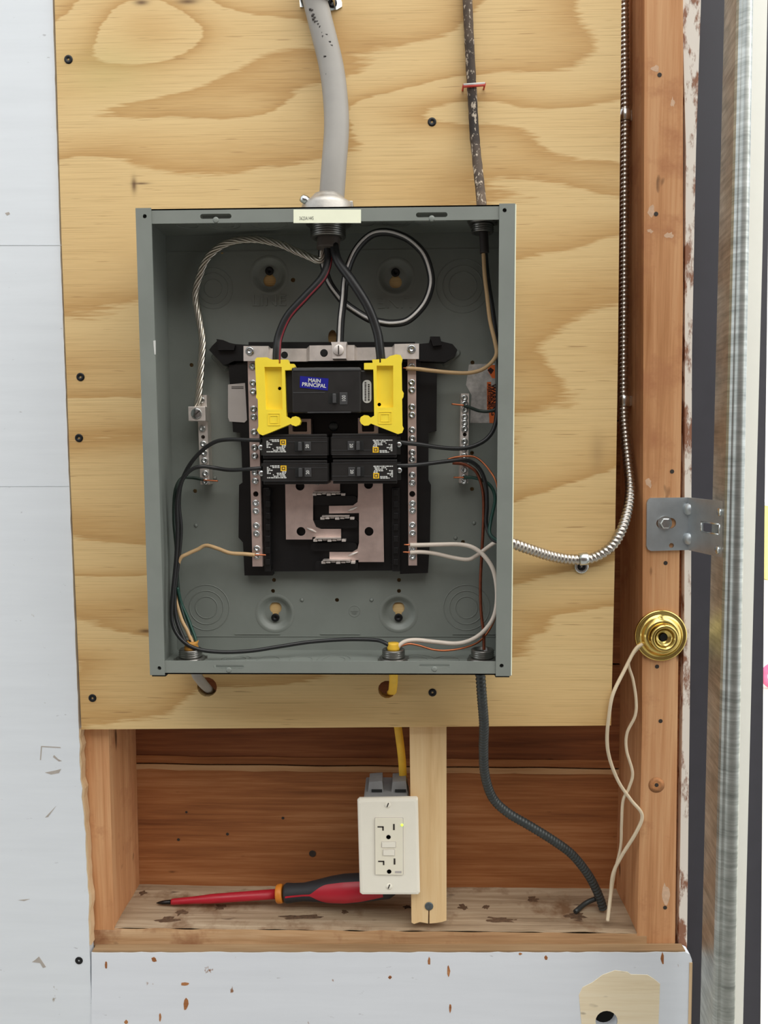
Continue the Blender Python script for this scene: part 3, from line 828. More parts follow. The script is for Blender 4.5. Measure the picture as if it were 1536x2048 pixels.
# raised insulating bosses between the bus fingers
def boss(quad, y):
    return MB().prism(poly(quad, y), y, B0).build('insulator', 'black_plastic', base)
boss([(628, 992), (640, 980), (700, 980), (716, 972), (716, 1000), (706, 1014), (640, 1014), (626, 1026), (626, 1050), (640, 1058), (712, 1040), (716, 1078), (706, 1098), (640, 1098), (626, 1112), (630, 1134), (700, 1140), (716, 1128), (712, 1138), (622, 1142), (618, 1090), (618, 1000)], B0 - 0.004) if False else None
for u0, u1, v0, v1 in ((622, 714, 992, 1010), (624, 716, 1040, 1056), (622, 714, 1086, 1102), (630, 716, 1122, 1142)):
    a, b = P(u0, v0, B0 - 0.006), P(u1, v1, B0 - 0.006)
    MB().prism(rrect(a.x, b.x, b.z, a.z, 0.0035, 5), B0 - 0.006, B0).build('insulator', 'black_plastic', base)
cs = MB().lathe([(0.0052, 0.0), (0.0052, 0.0018), (0.004, 0.0028), (0.0003, 0.003)], P(667, 853, B0), '-y', 20)
cs.build('centre_screw', 'zinc_dull', base)
gt = MB().prism(poly([(456, 769), (490, 766), (494, 840), (489, 845), (459, 843), (456, 835)], B0 - 0.0012), B0 - 0.0012, B0).build('side_sticker', 'label_gray', panel, 'grey paper sticker on the black wing')
m = MB()
for v_ in (773, 776):
    a, b = P(463, v_, B0 - 0.0014), P(487, v_ + 1.2, B0 - 0.0014)
    m.box(a.x, b.x, B0 - 0.0014, B0 - 0.0012, b.z, a.z)
m.build('print', 'print_black', gt)

# ------------------------------------------------ bus bars
BU = -0.028
bl = MB().prism(poly([(570, 940), (680, 940), (680, 985), (626, 985), (626, 1040), (632, 1054), (642, 1058), (682, 1058), (682, 1074), (625, 1074), (624, 1079), (572, 1079)], BU), BU, BU + 0.0022, [circ(600, 972, 9, BU), circ(602, 1063, 9, BU)]).build('bus_bar', 'tin_pink_reflection', panel, 'left plated bus bar with fingers')
br = MB().prism(poly([(716, 940), (765, 940), (768, 1124), (717, 1124), (717, 1120), (659, 1120), (659, 1104), (705, 1104), (715, 1098), (718, 1086), (718, 1026), (658, 1027), (658, 1012), (706, 1011), (715, 1004), (716, 992)], BU), BU, BU + 0.0022, [circ(737, 969, 9, BU), circ(738, 1063, 9, BU)]).build('bus_bar', 'tin_pink_reflection', panel, 'right plated bus bar with fingers')
for par, spots in ((bl, ((625, 692, 987), (627, 693, 1079))), (br, ((641, 710, 1035), (643, 712, 1123)))):
    for u0, u1, v_ in spots:
        s = MB(); a, b = P(u0, v_, BU - 0.006), P(u1, v_, BU - 0.006)
        s.box(a.x + 0.002, b.x - 0.006, BU - 0.010, BU, a.z + 0.0012, a.z + 0.0022)
        n = 7
        for k in range(n):
            xa = a.x + (b.x - a.x) * k / n
            w = (b.x - a.x) / n * 0.86
            s.box(xa, xa + w, BU - 0.008 - 0.001 * (k % 2), BU + 0.001, a.z - 0.0022 + 0.0007 * (k % 3), a.z + 0.0004, 0.0004)
        s.build('stab', 'tin_plate', par)
for par, spots in ((bl, ((628, 966, 20), (623, 1060, 24))), (br, ((705, 1018, -22), (706, 1108, -20)))):
    for u_, v_, a in spots:
        c = P(u_, v_, BU - 0.001)
        d = Vector((math.cos(math.radians(-a)) , 0, math.sin(math.radians(-a)))) * 0.0055
        MB().tube([c - d, c, c + d], [0.0006, 0.0014, 0.0006], 8).build('crimp', 'tin_plate', par)
for u0, u1, v0, v1, mt in ((577, 622, 838, 869, 'tin_pink_reflection'), (716, 756, 836, 869, 'tin_pink_reflection')):
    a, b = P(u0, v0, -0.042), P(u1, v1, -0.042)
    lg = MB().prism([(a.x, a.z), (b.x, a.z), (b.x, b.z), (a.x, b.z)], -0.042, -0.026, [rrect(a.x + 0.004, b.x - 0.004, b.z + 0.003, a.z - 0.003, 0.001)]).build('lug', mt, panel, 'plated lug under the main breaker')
    MB().box(a.x + 0.004, b.x - 0.004, -0.036, -0.028, b.z + 0.003, a.z - 0.003).build('lug_core', 'steel_dark', lg)

# ------------------------------------------------ screws shared by the terminal bars
ts = MB().lathe([(0.0036, 0.0), (0.0036, 0.0011), (0.0031, 0.0018), (0.0016, 0.0020), (0.0012, 0.0011), (0.0003, 0.0010)], (0, 0, 0), '-y', 14)
tsm = ts.mesh('terminal_screw'); tsm.materials.append(M['zinc_screw'])
slm = MB().box(-0.0030, 0.0030, -0.00225, -0.0012, -0.00045, 0.00045).mesh('slot'); slm.materials.append(M['slot_dark'])
def term_screw(u_, v_, Y, parent, sc=1.0):
    o = place('terminal_screw', tsm, P(u_, v_, Y), parent)
    o.scale = (sc, 1, sc)
    o.rotation_euler = (random.uniform(-0.12, 0.12), random.uniform(0, 3.1), random.uniform(-0.12, 0.12))
    return o
def bar(name, quad, y0, y1, mat, label, screws, hole=None):
    hs = [circ(hole[0], hole[1], hole[2], y0, 14)] if hole else []
    o = MB().prism(poly(quad, y0), y0, y1, hs).build(name, mat, panel, label)
    for u_, v_ in screws:
        term_screw(u_, v_, y0, o)
    return o
NY = -0.036
ly = [733, 766, 783, 818, 834, 864, 895, 912, 945, 962, 1006, 1022, 1051, 1067, 1097, 1112]
bar('neutral_bar', [(495, 716), (515, 716), (525, 1133), (505, 1133)], NY, NY + 0.009, 'tin_pink_reflection', 'left neutral terminal bar', [(505 + (v_ - 716) * 0.0235, v_) for v_ in ly], (511.5, 988, 5.5))
ry = [733, 765, 780, 814, 830, 860, 877, 905, 919, 950, 966, 1007, 1021, 1050, 1066, 1098, 1113]
bar('neutral_bar', [(815, 716), (832, 716), (834, 1131), (817, 1131)], NY, NY + 0.009, 'tin_pink_reflection', 'right neutral terminal bar', [(823.5 + (v_ - 716) * 0.0045, v_) for v_ in ry], (824.5, 988, 6))
gb = bar('ground_bar', [(394, 790), (413, 790), (419, 969), (401, 969)], -0.022, IY, 'tin_plate', 'short ground bar on the left', [(403, 800), (405, 857), (407, 888), (408, 905), (409, 921), (411, 947), (411, 963)], (406, 874, 4))
gb2 = bar('ground_bar', [(922, 787), (938, 787), (936, 966), (919, 966)], -0.022, IY, 'tin_plate', 'long ground bar on the right', [(929, 796)] + [(930 - (v_ - 796) * 0.012, v_) for v_ in (808, 820, 834, 846, 858, 883, 897, 912, 926, 940, 955, 962)], (929.5, 869, 4))
# ground lug on the left bar
a, b = P(376, 813, -0.034), P(411, 842, -0.034)
gl = MB().box(a.x, b.x, -0.034, -0.018, b.z, a.z, 0.0006).build('ground_lug', 'tin_plate', panel, 'square silver lug clamping the bare wire')
sc_ = MB().lathe([(0.0058, 0.0), (0.0058, 0.0008), (0.005, 0.0012), (0.0003, 0.0012)], P(393, 827, -0.034), '-y', 20).build('lug_screw', 'zinc_screw', gl)
def slotted(c, L_, ang, parent, y):
    ca, sa = math.cos(ang), math.sin(ang)
    pts = [(-L_, -0.0006), (L_, -0.0006), (L_, 0.0006), (-L_, 0.0006)]
    MB().prism([(c.x + x * ca - z * sa, c.z + x * sa + z * ca) for x, z in pts], y - 0.00022, y + 0.0002).build('screw_slot', 'slot_dark', parent)
slotted(P(393, 827, -0.0352), 0.005, 0.7, gl, -0.0352)

# ------------------------------------------------ neutral strap across the top
SY = -0.044
xs_ = [(487, SY), (537, SY), (542, SY + 0.006), (613, SY + 0.006), (619, SY), (709, SY), (714, SY + 0.006), (784, SY + 0.006), (789, SY), (838, SY)]
top = [692, 692, 697, 697, 691, 690, 695, 694, 688, 687]
bot = [722, 722, 723, 723, 722, 721, 721, 720, 718, 718]
s = MB()
for (u_, y_), a, b in zip(xs_, top, bot):
    for (v_, dy) in ((a, 0), (b, 0), (b, 0.0022), (a, 0.0022)):
        p = P(u_, v_, y_); s.v.append(Vector((p.x, y_ + dy, p.z)))
for i in range(len(xs_) - 1):
    for k in range(4):
        s.f.append((i * 4 + k, i * 4 + (k + 1) % 4, i * 4 + 4 + (k + 1) % 4, i * 4 + 4 + k)); s.s.append(False)
s.f += [(0, 1, 2, 3), (len(s.v) - 4, len(s.v) - 3, len(s.v) - 2, len(s.v) - 1)]; s.s += [False, False]
strap = s.build('neutral_strap', 'tin_plate', panel, 'stepped silver strap joining the neutral bars')
for u_, v_, y_, r_ in ((569, 710, SY + 0.006, 0.0036), (648, 706, SY, 0.0040)):
    MB().lathe([(r_, 0.0001), (r_ * 0.8, 0.00015), (0.0003, 0.00012)], P(u_, v_, y_), '-y', 18).build('strap_hole', 'breaker_deep', strap)
for u_, v_ in ((500, 702), (823, 698)):
    term_screw(u_, v_, SY, strap, 1.25)
a, b = P(664, 684, SY - 0.013), P(692, 717, SY - 0.013)
nl = MB().prism([(a.x - 0.001, a.z), (b.x + 0.001, a.z), (b.x, a.z - 0.004), (b.x, b.z), (a.x, b.z), (a.x, a.z - 0.004)], SY - 0.013, SY + 0.004).build('neutral_lug', 'tin_plate', panel, 'silver lug clamping the white-striped wire')
MB().lathe([(0.0056, 0.0), (0.0056, 0.0010), (0.0048, 0.0014), (0.0003, 0.0014)], P(677, 700, SY - 0.013), '-y', 20).build('lug_screw', 'tin_plate', nl)
slotted(P(677, 700, SY - 0.0144), 0.0045, math.pi / 2, nl, SY - 0.0144)

# ------------------------------------------------ warning label on the back, right side
wlb = MB().prism(poly([(938, 729), (990, 727), (990, 846), (940, 846), (943, 790), (932, 770)], IY - 0.0002), IY - 0.0003, IY).build('warning_label', 'label_silver', panel, 'scuffed silver label with orange warning band')
MB().prism(poly([(974, 764), (982, 764), (982, 774), (991, 774), (991, 840), (986, 846), (979, 846), (978, 826), (974, 820)], IY - 0.0005), IY - 0.0005, IY).build('orange_band', 'label_orange', wlb)
MB().prism(poly([(975, 730), (990, 730), (990, 757), (984, 756), (976, 742)], IY - 0.0005), IY - 0.0005, IY).build('orange_band', 'label_orange', wlb)
MB().prism(poly([(975, 740), (981, 735), (988, 740), (982, 749)], IY - 0.0007), IY - 0.0007, IY).build('hazard_mark', 'print_dark_red', wlb)
text_mb('WARNING', 0.0066, 0.00005, P(986.5, 800, IY - 0.0007), -math.pi / 2, sx=1.05, bold=0.0002).build('print', 'print_dark_red', wlb, 'WARNING printed sideways')
text_mb('AVERTISSEMENT', 0.0056, 0.00005, P(978.5, 795, IY - 0.0007), -math.pi / 2, sx=0.72, bold=0.00015).build('print', 'print_dark_red', wlb)

# ================================================================== breakers
def copy_tree(o, parent=None):
    c = o.copy(); COL.objects.link(c); c.parent = parent
    for ch in list(o.children): copy_tree(ch, c)
    return c

def branch_breaker():
    r = empty('circuit_breaker', (0, 0, 0))
    L_, H_ = 0.0715, 0.0250
    h = H_ / 2
    # local frame: x from the wire end to the bus end, z up, -y to the viewer, y=0 is the front face
    prof = [(0.0, 0.012), (0.004, 0.0045), (0.004, 0.0), (0.0700, 0.0), (L_, 0.003), (L_, 0.040), (0.0, 0.040)]
    b = MB(); n = len(prof)
    zs_ = [(-h + 0.0036, 0), (h - 0.0036, 0)]
    b.v += [Vector((x, y, -h + 0.0034)) for x, y in prof] + [Vector((x, y, h - 0.0034)) for x, y in prof]
    b.f += [tuple(range(n)), tuple(range(2 * n - 1, n - 1, -1))] + [(i, (i + 1) % n, (i + 1) % n + n, i + n) for i in range(n)]
    b.s += [False] * (n + 2)
    b.build('body', 'breaker_black', r, local=True)
    for s_ in (-1, 1):
        z0, z1 = sorted((s_ * h, s_ * (h - 0.0034)))
        MB().box(0.004, L_ - 0.002, 0.0028, 0.040, z0 + 0.0002, z1 - 0.0002, 0.0006).build('side_shell', 'breaker_black', r, local=True)
    for z in (-h + 0.0036, h - 0.0036, 0.0045):
        MB().box(0.0045 if abs(z) > 0.005 else 0.030, 0.0700, -0.0005, 0.0006, z - 0.00022, z + 0.00022).build('ridge', 'breaker_handle', r, local=True)
    MB().box(0.0372, 0.0448, -0.0006, 0.004, -0.0050, 0.0050, 0.0003).build('switch_well', 'breaker_deep', r, local=True)
    MB().box(0.0410, 0.0446, -0.0056, 0.003, -0.0045, 0.0045, 0.0008).build('switch_handle', 'breaker_handle', r, local=True)
    nw = MB().box(0.0466, 0.0535, -0.0008, 0.003, -0.0046, 0.0046, 0.0004).build('rating_window', 'breaker_handle', r, local=True)
    text_mb('20', 0.0046, 0.00005, (0.0500, -0.0010, 0.0), math.pi / 2, sx=0.9, bold=0.0001).build('rating', 'print_white', nw, local=True)
    rnd = random.Random(2)
    p = MB()
    for row in range(9):                       # unreadable fine white print, as small blocks
        z = 0.0066 - row * 0.00150
        x = 0.0082
        while x < 0.0275:
            w = rnd.uniform(0.0008, 0.0030)
            blk = (2 <= row <= 4 and 0.0125 < x < 0.0185) or (row >= 6 and x < 0.0120 and row < 8) or (row <= 3 and x + w > 0.0215)
            if not blk and rnd.random() < 0.84:
                p.box(x, min(x + w, 0.0280), -0.00015, 0.0002, z - 0.00055, z + 0.00055)
            x += w + 0.0005
    p.build('fine_print', 'print_white', r, local=True)
    y_ = MB().box(0.0222, 0.0282, -0.0003, 0.0002, 0.0014, 0.0070).build('yellow_mark', 'label_yellow', r, local=True)
    m = MB().prism([(0.0234, 0.0025), (0.0270, 0.0025), (0.0270, 0.0059), (0.0234, 0.0059)], -0.0004, -0.0002, [[(0.0242, 0.0033), (0.0262, 0.0033), (0.0262, 0.0051), (0.0242, 0.0051)]])
    m.build('square_logo', 'slot_dark', y_, local=True)
    MB().lathe([(0.0030, -0.004), (0.0030, 0.0), (0.0024, 0.0006), (0.0003, 0.0007)], (0.0018, 0.0036, -0.001), '-y', 14).build('terminal_screw', 'zinc_screw', r, local=True)
    return r

BRY = -0.066
proto = branch_breaker()
spots = [(517, 893, 1, 'black breaker in the upper left slot under the left yellow cover'),
         (801, 891, -1, 'black breaker in the upper right slot under the right yellow cover'),
         (518, 945, 1, 'black breaker in the lower left slot, directly above the bus bars'),
         (802, 943, -1, 'black breaker in the lower right slot, directly above the bus bars')]
for i, (u_, v_, s_, lab) in enumerate(spots):
    o = proto if i == 0 else copy_tree(proto)
    o.location = P(u_, v_, BRY)
    if s_ < 0: o.rotation_euler = (0, math.pi, 0)
    tag(o, lab, 'circuit breaker', 'branch circuit breakers')

# main breaker
MY = -0.072
mbk = empty('main_breaker', P(658, 826, -0.03))
tag(mbk, 'large black main breaker with a blue label between the yellow covers', 'circuit breaker')
def pbox(m, u0, v0, u1, v1, Y, y1, bev=0.0):
    a, b = P(u0, v0, Y), P(u1, v1, Y)
    return m.box(a.x, b.x, Y, y1, b.z, a.z, bev)
pbox(MB(), 571, 742, 747, 824, MY + 0.008, -0.026, 0.0012).build('body', 'breaker_black', mbk)
pbox(MB(), 583, 735, 722, 825, MY, MY + 0.012, 0.0016).build('face', 'breaker_black', mbk)
pbox(MB(), 586, 738, 722, 741, MY - 0.0006, MY + 0.004, 0.0004).build('ridge', 'breaker_handle', mbk)
pbox(MB(), 586, 784.5, 650, 785.8, MY - 0.0003, MY + 0.004).build('ridge', 'breaker_handle', mbk)
pbox(MB(), 615, 823.5, 702, 825.5, MY - 0.0006, MY + 0.004).build('ridge', 'breaker_handle', mbk)
pbox(MB(), 657, 786, 677, 807, MY - 0.0003, MY + 0.006).build('switch_well', 'breaker_deep', mbk)
pbox(MB(), 665, 787, 672, 806, MY - 0.005, MY + 0.004, 0.0008).build('switch_handle', 'breaker_handle', mbk)
rw = pbox(MB(), 679, 785, 695, 809, MY - 0.0006, MY + 0.003, 0.0003).build('rating_window', 'breaker_handle', mbk)
text_mb('100', 0.0056, 0.00005, P(688, 797, MY - 0.0008), math.pi / 2, sx=0.8).build('rating', 'print_white', rw)
bq = [(600, 752), (657, 757), (655.5, 781), (599.5, 775)]
blb = MB().prism(poly(bq, MY - 0.0003), MY - 0.0004, MY).build('blue_label', 'label_blue', mbk, 'blue label reading MAIN PRINCIPAL')
text_mb('MAIN', 0.0052, 0.00004, P(629, 761.5, MY - 0.0006), -0.085, sx=1.0, bold=0.00012).build('print', 'print_white', blb)
text_mb('PRINCIPAL', 0.0052, 0.00004, P(628, 770.5, MY - 0.0006), -0.085, sx=0.98, bold=0.00012).build('print', 'print_white', blb)
a, b = P(725, 760, MY + 0.0075), P(743, 806, MY + 0.0075)
wo = MB().prism(rrect(a.x, b.x, b.z, a.z, 0.0042, 6), MY + 0.0074, MY + 0.009).build('oval_label', 'print_white', mbk, 'white oval label with small print')
m = MB(); rnd = random.Random(7)
for col, (v0, v1) in ((731, (764, 802)), (737.5, (768, 800))):
    v_ = v0
    while v_ < v1:
        h_ = rnd.uniform(1.5, 3.5)
        pbox(m, col - 1.7, v_, col + 1.7, v_ + h_, MY + 0.0072, MY + 0.0076); v_ += h_ + 1.2
m.build('fine_print', 'print_black', wo)

# ================================================================== yellow lug covers
YY = -0.070
def cover(conv, outline, recess, hole, logo, lab):
    r = empty('lug_cover', P(*conv(outline[0]), YY + 0.02))
    tag(r, lab, 'plastic cover', 'yellow lug covers')
    o2 = [conv(p) for p in outline]
    rc = [conv(p) for p in recess]
    MB().prism(poly(o2, YY), YY, YY + 0.010, [poly(rc, YY)]).build('frame', 'yellow_plastic', r)
    hu, hv = conv(hole)
    MB().prism(poly([(u_ + du, v_ + dv) for (u_, v_), (du, dv) in zip(rc, ((-1, -1), (1, -1), (1, 1), (-1, 1)))], YY + 0.005), YY + 0.005, YY + 0.008, [circ(hu, hv, 3.6, YY + 0.005, 14)]).build('recessed_panel', 'yellow_plastic', r)
    MB().lathe([(0.0024, 0.0), (0.0003, 0.0)], P(hu, hv, YY + 0.0082), '-y', 12).build('pin_hole', 'slot_dark', r)
    (a0, b0), (a1, b1) = conv(logo[0]), conv(logo[1])
    lg = MB()
    for k, (d, w) in enumerate(((0, 1.2), (4.5, 1.0))):
        A, B = P(a0 + d, b0 + d, YY - 0.0004), P(a1 - d, b1 - d, YY - 0.0004)
        ww = 0.0004 * w
        lg.prism([(A.x, A.z), (B.x, A.z), (B.x, B.z), (A.x, B.z)], YY - 0.0005, YY + 0.0004, [[(A.x + ww, A.z - ww), (B.x - ww, A.z - ww), (B.x - ww, B.z + ww), (A.x + ww, B.z + ww)]])
    lg.build('square_logo', 'yellow_plastic', r, 'embossed square mark')
    # stiffening rib on the outer edge
    (ea, eb) = conv((0, 0)), None
    return r
S_ = 260 / 1536
lc = lambda p: (400 + p[0] * S_, 660 + p[1] * S_)
rc_ = lambda p: (640 + p[0] * S_, 660 + p[1] * S_)
cover(lc, [(650, 350), (672, 325), (790, 322), (850, 350), (925, 350), (925, 395), (950, 395), (950, 350), (1040, 350), (1050, 400), (1110, 400), (1125, 435), (1085, 472), (1003, 475), (1020, 1020), (1070, 1050), (1090, 1028), (1130, 1018), (1170, 1032), (1190, 1075), (1175, 1118), (1130, 1138), (1090, 1125), (1070, 1110), (820, 1215), (740, 1245), (700, 1228), (672, 1185), (690, 1140), (682, 822), (660, 795), (668, 755), (650, 400)],
      [(760, 435), (965, 435), (975, 940), (780, 940)], (940, 690), ((800, 985), (948, 1128)), 'yellow plastic lug cover left of the main breaker, knob pointing right')
cover(rc_, [(520, 390), (622, 388), (615, 350), (700, 345), (700, 385), (720, 385), (720, 340), (780, 340), (830, 305), (900, 288), (950, 295), (975, 340), (965, 390), (970, 712), (990, 745), (985, 790), (970, 812), (975, 1130), (990, 1165), (970, 1215), (920, 1230), (870, 1210), (600, 1105), (570, 1128), (520, 1130), (485, 1105), (470, 1070), (480, 1030), (520, 1005), (570, 1010), (600, 1035), (640, 1012), (630, 465), (520, 465)],
      [(670, 420), (865, 420), (865, 915), (670, 915)], (700, 880), ((690, 965), (848, 1110)), 'yellow plastic lug cover right of the main breaker, knob pointing left')

# ================================================================== wires in the panel
def wire(name, pts, r, mat, label, cat='wire', stripe=None, strip_off=(0, -1, 0), group=None, n=10, ends=None):
    path = spline([P(*p) if len(p) == 3 else Vector(p[1:]) for p in pts], max(0.0018, r * 0.9))
    if stripe or ends:
        root = empty(name, path[-1]); MB().tube(path, r, n).build('insulation', mat, root)
        if stripe:
            so_ = Vector(strip_off).normalized(); q = []
            for i, p in enumerate(path):
                T_ = (path[min(i + 1, len(path) - 1)] - path[max(i - 1, 0)]).normalized()
                d = (so_ - T_ * so_.dot(T_)).normalized()
                q.append(p + d * r * 0.80)
            MB().tube(q, r * stripe[1], 8).build('stripe', stripe[0], root)
        for e in ends or ():
            pe = [P(*p) for p in e]
            MB().tube(spline(pe, 0.002), 0.0009, 8).build('bare_end', 'copper', root)
    else:
        root = MB().tube(path, r, n).build(name, mat)
    return tag(root, label, cat, group)

# incoming conductors
wire('service_wire', [(655, 490, -.050), (657, 520, -.053), (645, 555, -.056), (612, 592, -.058), (576, 632, -.058), (558, 672, -.058), (554, 700, -.060), (553, 735, -.060)], 0.0043, 'wire_black', 'thick black wire with a thin red stripe curving down to the left yellow cover', stripe=('stripe_red', 0.30), strip_off=(0.9, -0.55, 0))
wire('service_wire', [(668, 490, -.054), (676, 522, -.060), (704, 562, -.064), (735, 612, -.064), (754, 662, -.062), (760, 700, -.062), (763, 735, -.060)], 0.0047, 'wire_black', 'thick plain black wire curving down to the right yellow cover')
wire('neutral_wire', [(644, 500, -.042), (645, 520, -.042), (657, 562, -.042), (676, 591, -.040), (695, 611, -.040), (736, 637, -.040), (760, 644, -.040), (786, 647, -.040), (817, 640, -.040), (848, 609, -.040), (862, 572, -.042), (860, 541, -.044), (847, 507, -.046), (822, 482, -.046), (796, 469, -.046), (770, 464, -.046), (744, 469, -.046), (719, 491, -.048), (702, 520, -.050), (691, 557, -.052), (687, 598, -.052), (682, 640, -.052), (680, 680, -.050), (679, 694, -.049)], 0.0040, 'wire_black', 'thick black wire with a white stripe, looped once above the strap', stripe=('stripe_white', 0.36), strip_off=(-0.25, -1, 0))
# bare stranded ground, twisted strands
gpath = spline([P(*p) for p in [(648, 500, -.046), (641, 521, -.046), (600, 506, -.036), (555, 487, -.028), (505, 479, -.022), (455, 486, -.020), (418, 512, -.020), (400, 550, -.018), (391, 592, -.018), (399, 640, -.020), (405, 682, -.022), (402, 732, -.024), (398, 786, -.026), (394, 816, -.026)]], 0.0018)
gw = empty('ground_wire', gpath[-1])
tag(gw, 'bare twisted silver ground wire arching down to the left lug', 'wire')
for k in range(6):
    q = []; N0 = None; dist = 0
    for i, p in enumerate(gpath):
        T_ = (gpath[min(i + 1, len(gpath) - 1)] - gpath[max(i - 1, 0)]).normalized()
        if N0 is None: N0 = T_.orthogonal().normalized()
        N0 = (N0 - T_ * N0.dot(T_)).normalized(); B_ = T_.cross(N0)
        if i: dist += (p - gpath[i - 1]).length
        a = k * math.pi / 3 + dist / 0.050 * 2 * math.pi
        rad = 0.0026 + 0.0004 * noise.noise(Vector((dist * 60, k * 3, 0)))
        q.append(p + (N0 * math.cos(a) + B_ * math.sin(a)) * rad)
    MB().tube(q, 0.00135, 6).build('strand', 'aluminium_wire', gw)

# branch conductors, left side
wire('branch_wire', [(524, 881, -.058), (500, 880, -.058), (460, 879, -.052), (430, 884, -.048), (402, 903, -.044), (378, 932, -.042), (362, 968, -.040), (358, 1010, -.036), (362, 1060, -.034), (357, 1120, -.034), (350, 1180, -.036), (352, 1235, -.040), (368, 1278, -.044), (380, 1300, -.046)], 0.0021, 'wire_black', 'black wire from the upper left breaker down the left side')
wire('branch_wire', [(524, 936, -.058), (500, 938, -.058), (460, 940, -.050), (430, 936, -.046), (404, 933, -.050), (382, 940, -.050), (364, 962, -.050), (354, 1005, -.048), (355, 1060, -.046), (352, 1120, -.046), (346, 1180, -.048), (343, 1225, -.050), (348, 1256, -.052), (366, 1282, -.054), (395, 1298, -.052), (440, 1304, -.050), (500, 1302, -.046), (560, 1293, -.042), (620, 1284, -.038), (690, 1279, -.036), (750, 1280, -.038), (772, 1287, -.044), (787, 1299, -.046)], 0.0021, 'wire_black', 'long black wire from the lower left breaker along the box bottom')
wire('branch_wire', [(510, 1110, -.040), (490, 1108, -.040), (460, 1106, -.038), (435, 1097, -.034), (412, 1091, -.030), (395, 1099, -.030), (375, 1108, -.032), (360, 1118, -.034), (353, 1150, -.032), (352, 1190, -.032), (362, 1235, -.038), (375, 1262, -.042), (386, 1288, -.044), (388, 1298, -.046)], 0.0021, 'wire_tan', 'cream wire bent over the left side to the bottom left', ends=[[(508, 1110, -.040), (532, 1110, -.040)]])
wire('branch_wire', [(406, 959, -.026), (380, 955, -.026), (362, 958, -.030), (350, 985, -.034), (348, 1040, -.034), (353, 1100, -.034), (355, 1160, -.032), (360, 1205, -.034), (370, 1240, -.038), (380, 1268, -.042), (383, 1298, -.046)], 0.0018, 'wire_dark_green', 'dark green ground wire down the left side of the box', ends=[[(405, 960, -.026), (436, 962, -.026)]])
wire('branch_wire', [(388, 1300, -.046), (392, 1283, -.044), (384, 1258, -.040), (374, 1232, -.036), (362, 1205, -.034), (355, 1175, -.036)], 0.0017, 'wire_green', 'faded green wire end beside the bottom left connector')
# right side
wire('branch_wire', [(812, 737, -.040), (835, 738, -.040), (860, 741, -.040), (900, 745, -.036), (935, 746, -.034), (962, 740, -.034), (982, 726, -.036), (993, 708, -.040), (990, 684, -.040), (980, 640, -.038), (974, 590, -.038), (969, 545, -.041), (967, 500, -.044), (967, 480, -.046)], 0.0021, 'wire_tan', 'tan wire dropping from the top right connector to the right neutral bar', ends=[[(806, 736, -.040), (816, 737, -.040)]])
wire('branch_wire', [(790, 883, -.060), (812, 886, -.060), (840, 889, -.056), (880, 895, -.050), (920, 897, -.046), (950, 891, -.044), (975, 876, -.042), (990, 850, -.040), (996, 800, -.036), (998, 740, -.034), (993, 680, -.030), (984, 610, -.030), (974, 550, -.036), (970, 500, -.044), (968, 480, -.048)], 0.0023, 'wire_black', 'black wire from the upper right breaker up the right side')
wire('branch_wire', [(790, 931, -.060), (815, 931, -.060), (850, 928, -.054), (890, 923, -.048), (925, 920, -.044), (945, 925, -.040), (962, 942, -.036), (972, 972, -.034), (974, 1010, -.034), (973, 1050, -.034), (985, 1078, -.040), (1002, 1086, -.045)], 0.0021, 'wire_black', 'black wire from the lower right breaker down to the side knockout')
wire('bare_wire', [(895, 919, -.036), (915, 914, -.034), (945, 913, -.034), (962, 922, -.036), (980, 942, -.040), (994, 970, -.044), (1001, 1030, -.042), (1002, 1130, -.040), (996, 1210, -.042), (984, 1250, -.043), (961, 1281, -.043), (930, 1295, -.044), (893, 1301, -.046), (865, 1299, -.046), (838, 1291, -.046), (818, 1288, -.046), (800, 1293, -.046), (790, 1300, -.046)], 0.0011, 'copper', 'bright bare copper wire arcing out to the bottom middle connector', n=8)
wire('bare_wire', [(905, 926, -.026), (925, 928, -.026), (940, 934, -.028), (955, 948, -.030), (966, 985, -.030), (967, 1040, -.030), (964, 1100, -.032), (961, 1160, -.034), (962, 1220, -.038), (967, 1265, -.042), (968, 1300, -.046)], 0.0017, 'copper_old', 'brown bare copper wire running down to the bottom right connector', n=8)
wire('branch_wire', [(928, 955, -.026), (945, 955, -.026), (968, 962, -.028), (984, 976, -.030), (990, 1000, -.032), (982, 1040, -.034), (980, 1068, -.040), (1000, 1085, -.045)], 0.0018, 'wire_green', 'green wire from the bottom of the right ground bar', ends=[[(907, 955, -.026), (930, 955, -.026)]])
wire('branch_wire', [(928, 811, -.026), (942, 816, -.026), (960, 822, -.026), (980, 822, -.028), (996, 812, -.030), (1000, 760, -.030), (994, 690, -.028), (986, 620, -.026), (976, 550, -.034), (971, 490, -.046)], 0.0018, 'wire_dark_green', 'dark green wire crossing the orange warning label', ends=[[(903, 808, -.026), (930, 811, -.026)]])
wire('branch_wire', [(820, 1090, -.040), (840, 1090, -.040), (880, 1089, -.040), (920, 1089, -.040), (948, 1096, -.042), (972, 1116, -.044), (988, 1145, -.046), (994, 1190, -.048), (988, 1232, -.050), (968, 1262, -.050), (942, 1280, -.048), (912, 1287, -.046), (872, 1284, -.044), (832, 1280, -.044), (808, 1284, -.045), (792, 1298, -.046)], 0.0023, 'wire_white', 'white wire sweeping from the right neutral bar to the bottom middle connector', ends=[[(808, 1089, -.040), (822, 1090, -.040)]])
wire('branch_wire', [(820, 1105, -.038), (842, 1104, -.038), (870, 1107, -.036), (905, 1115, -.034), (935, 1119, -.034), (952, 1112, -.034), (970, 1099, -.036), (988, 1086, -.040), (1004, 1080, -.045)], 0.0022, 'wire_white', 'white wire from the right neutral bar end to the side knockout', ends=[[(806, 1104, -.038), (822, 1105, -.038)]])

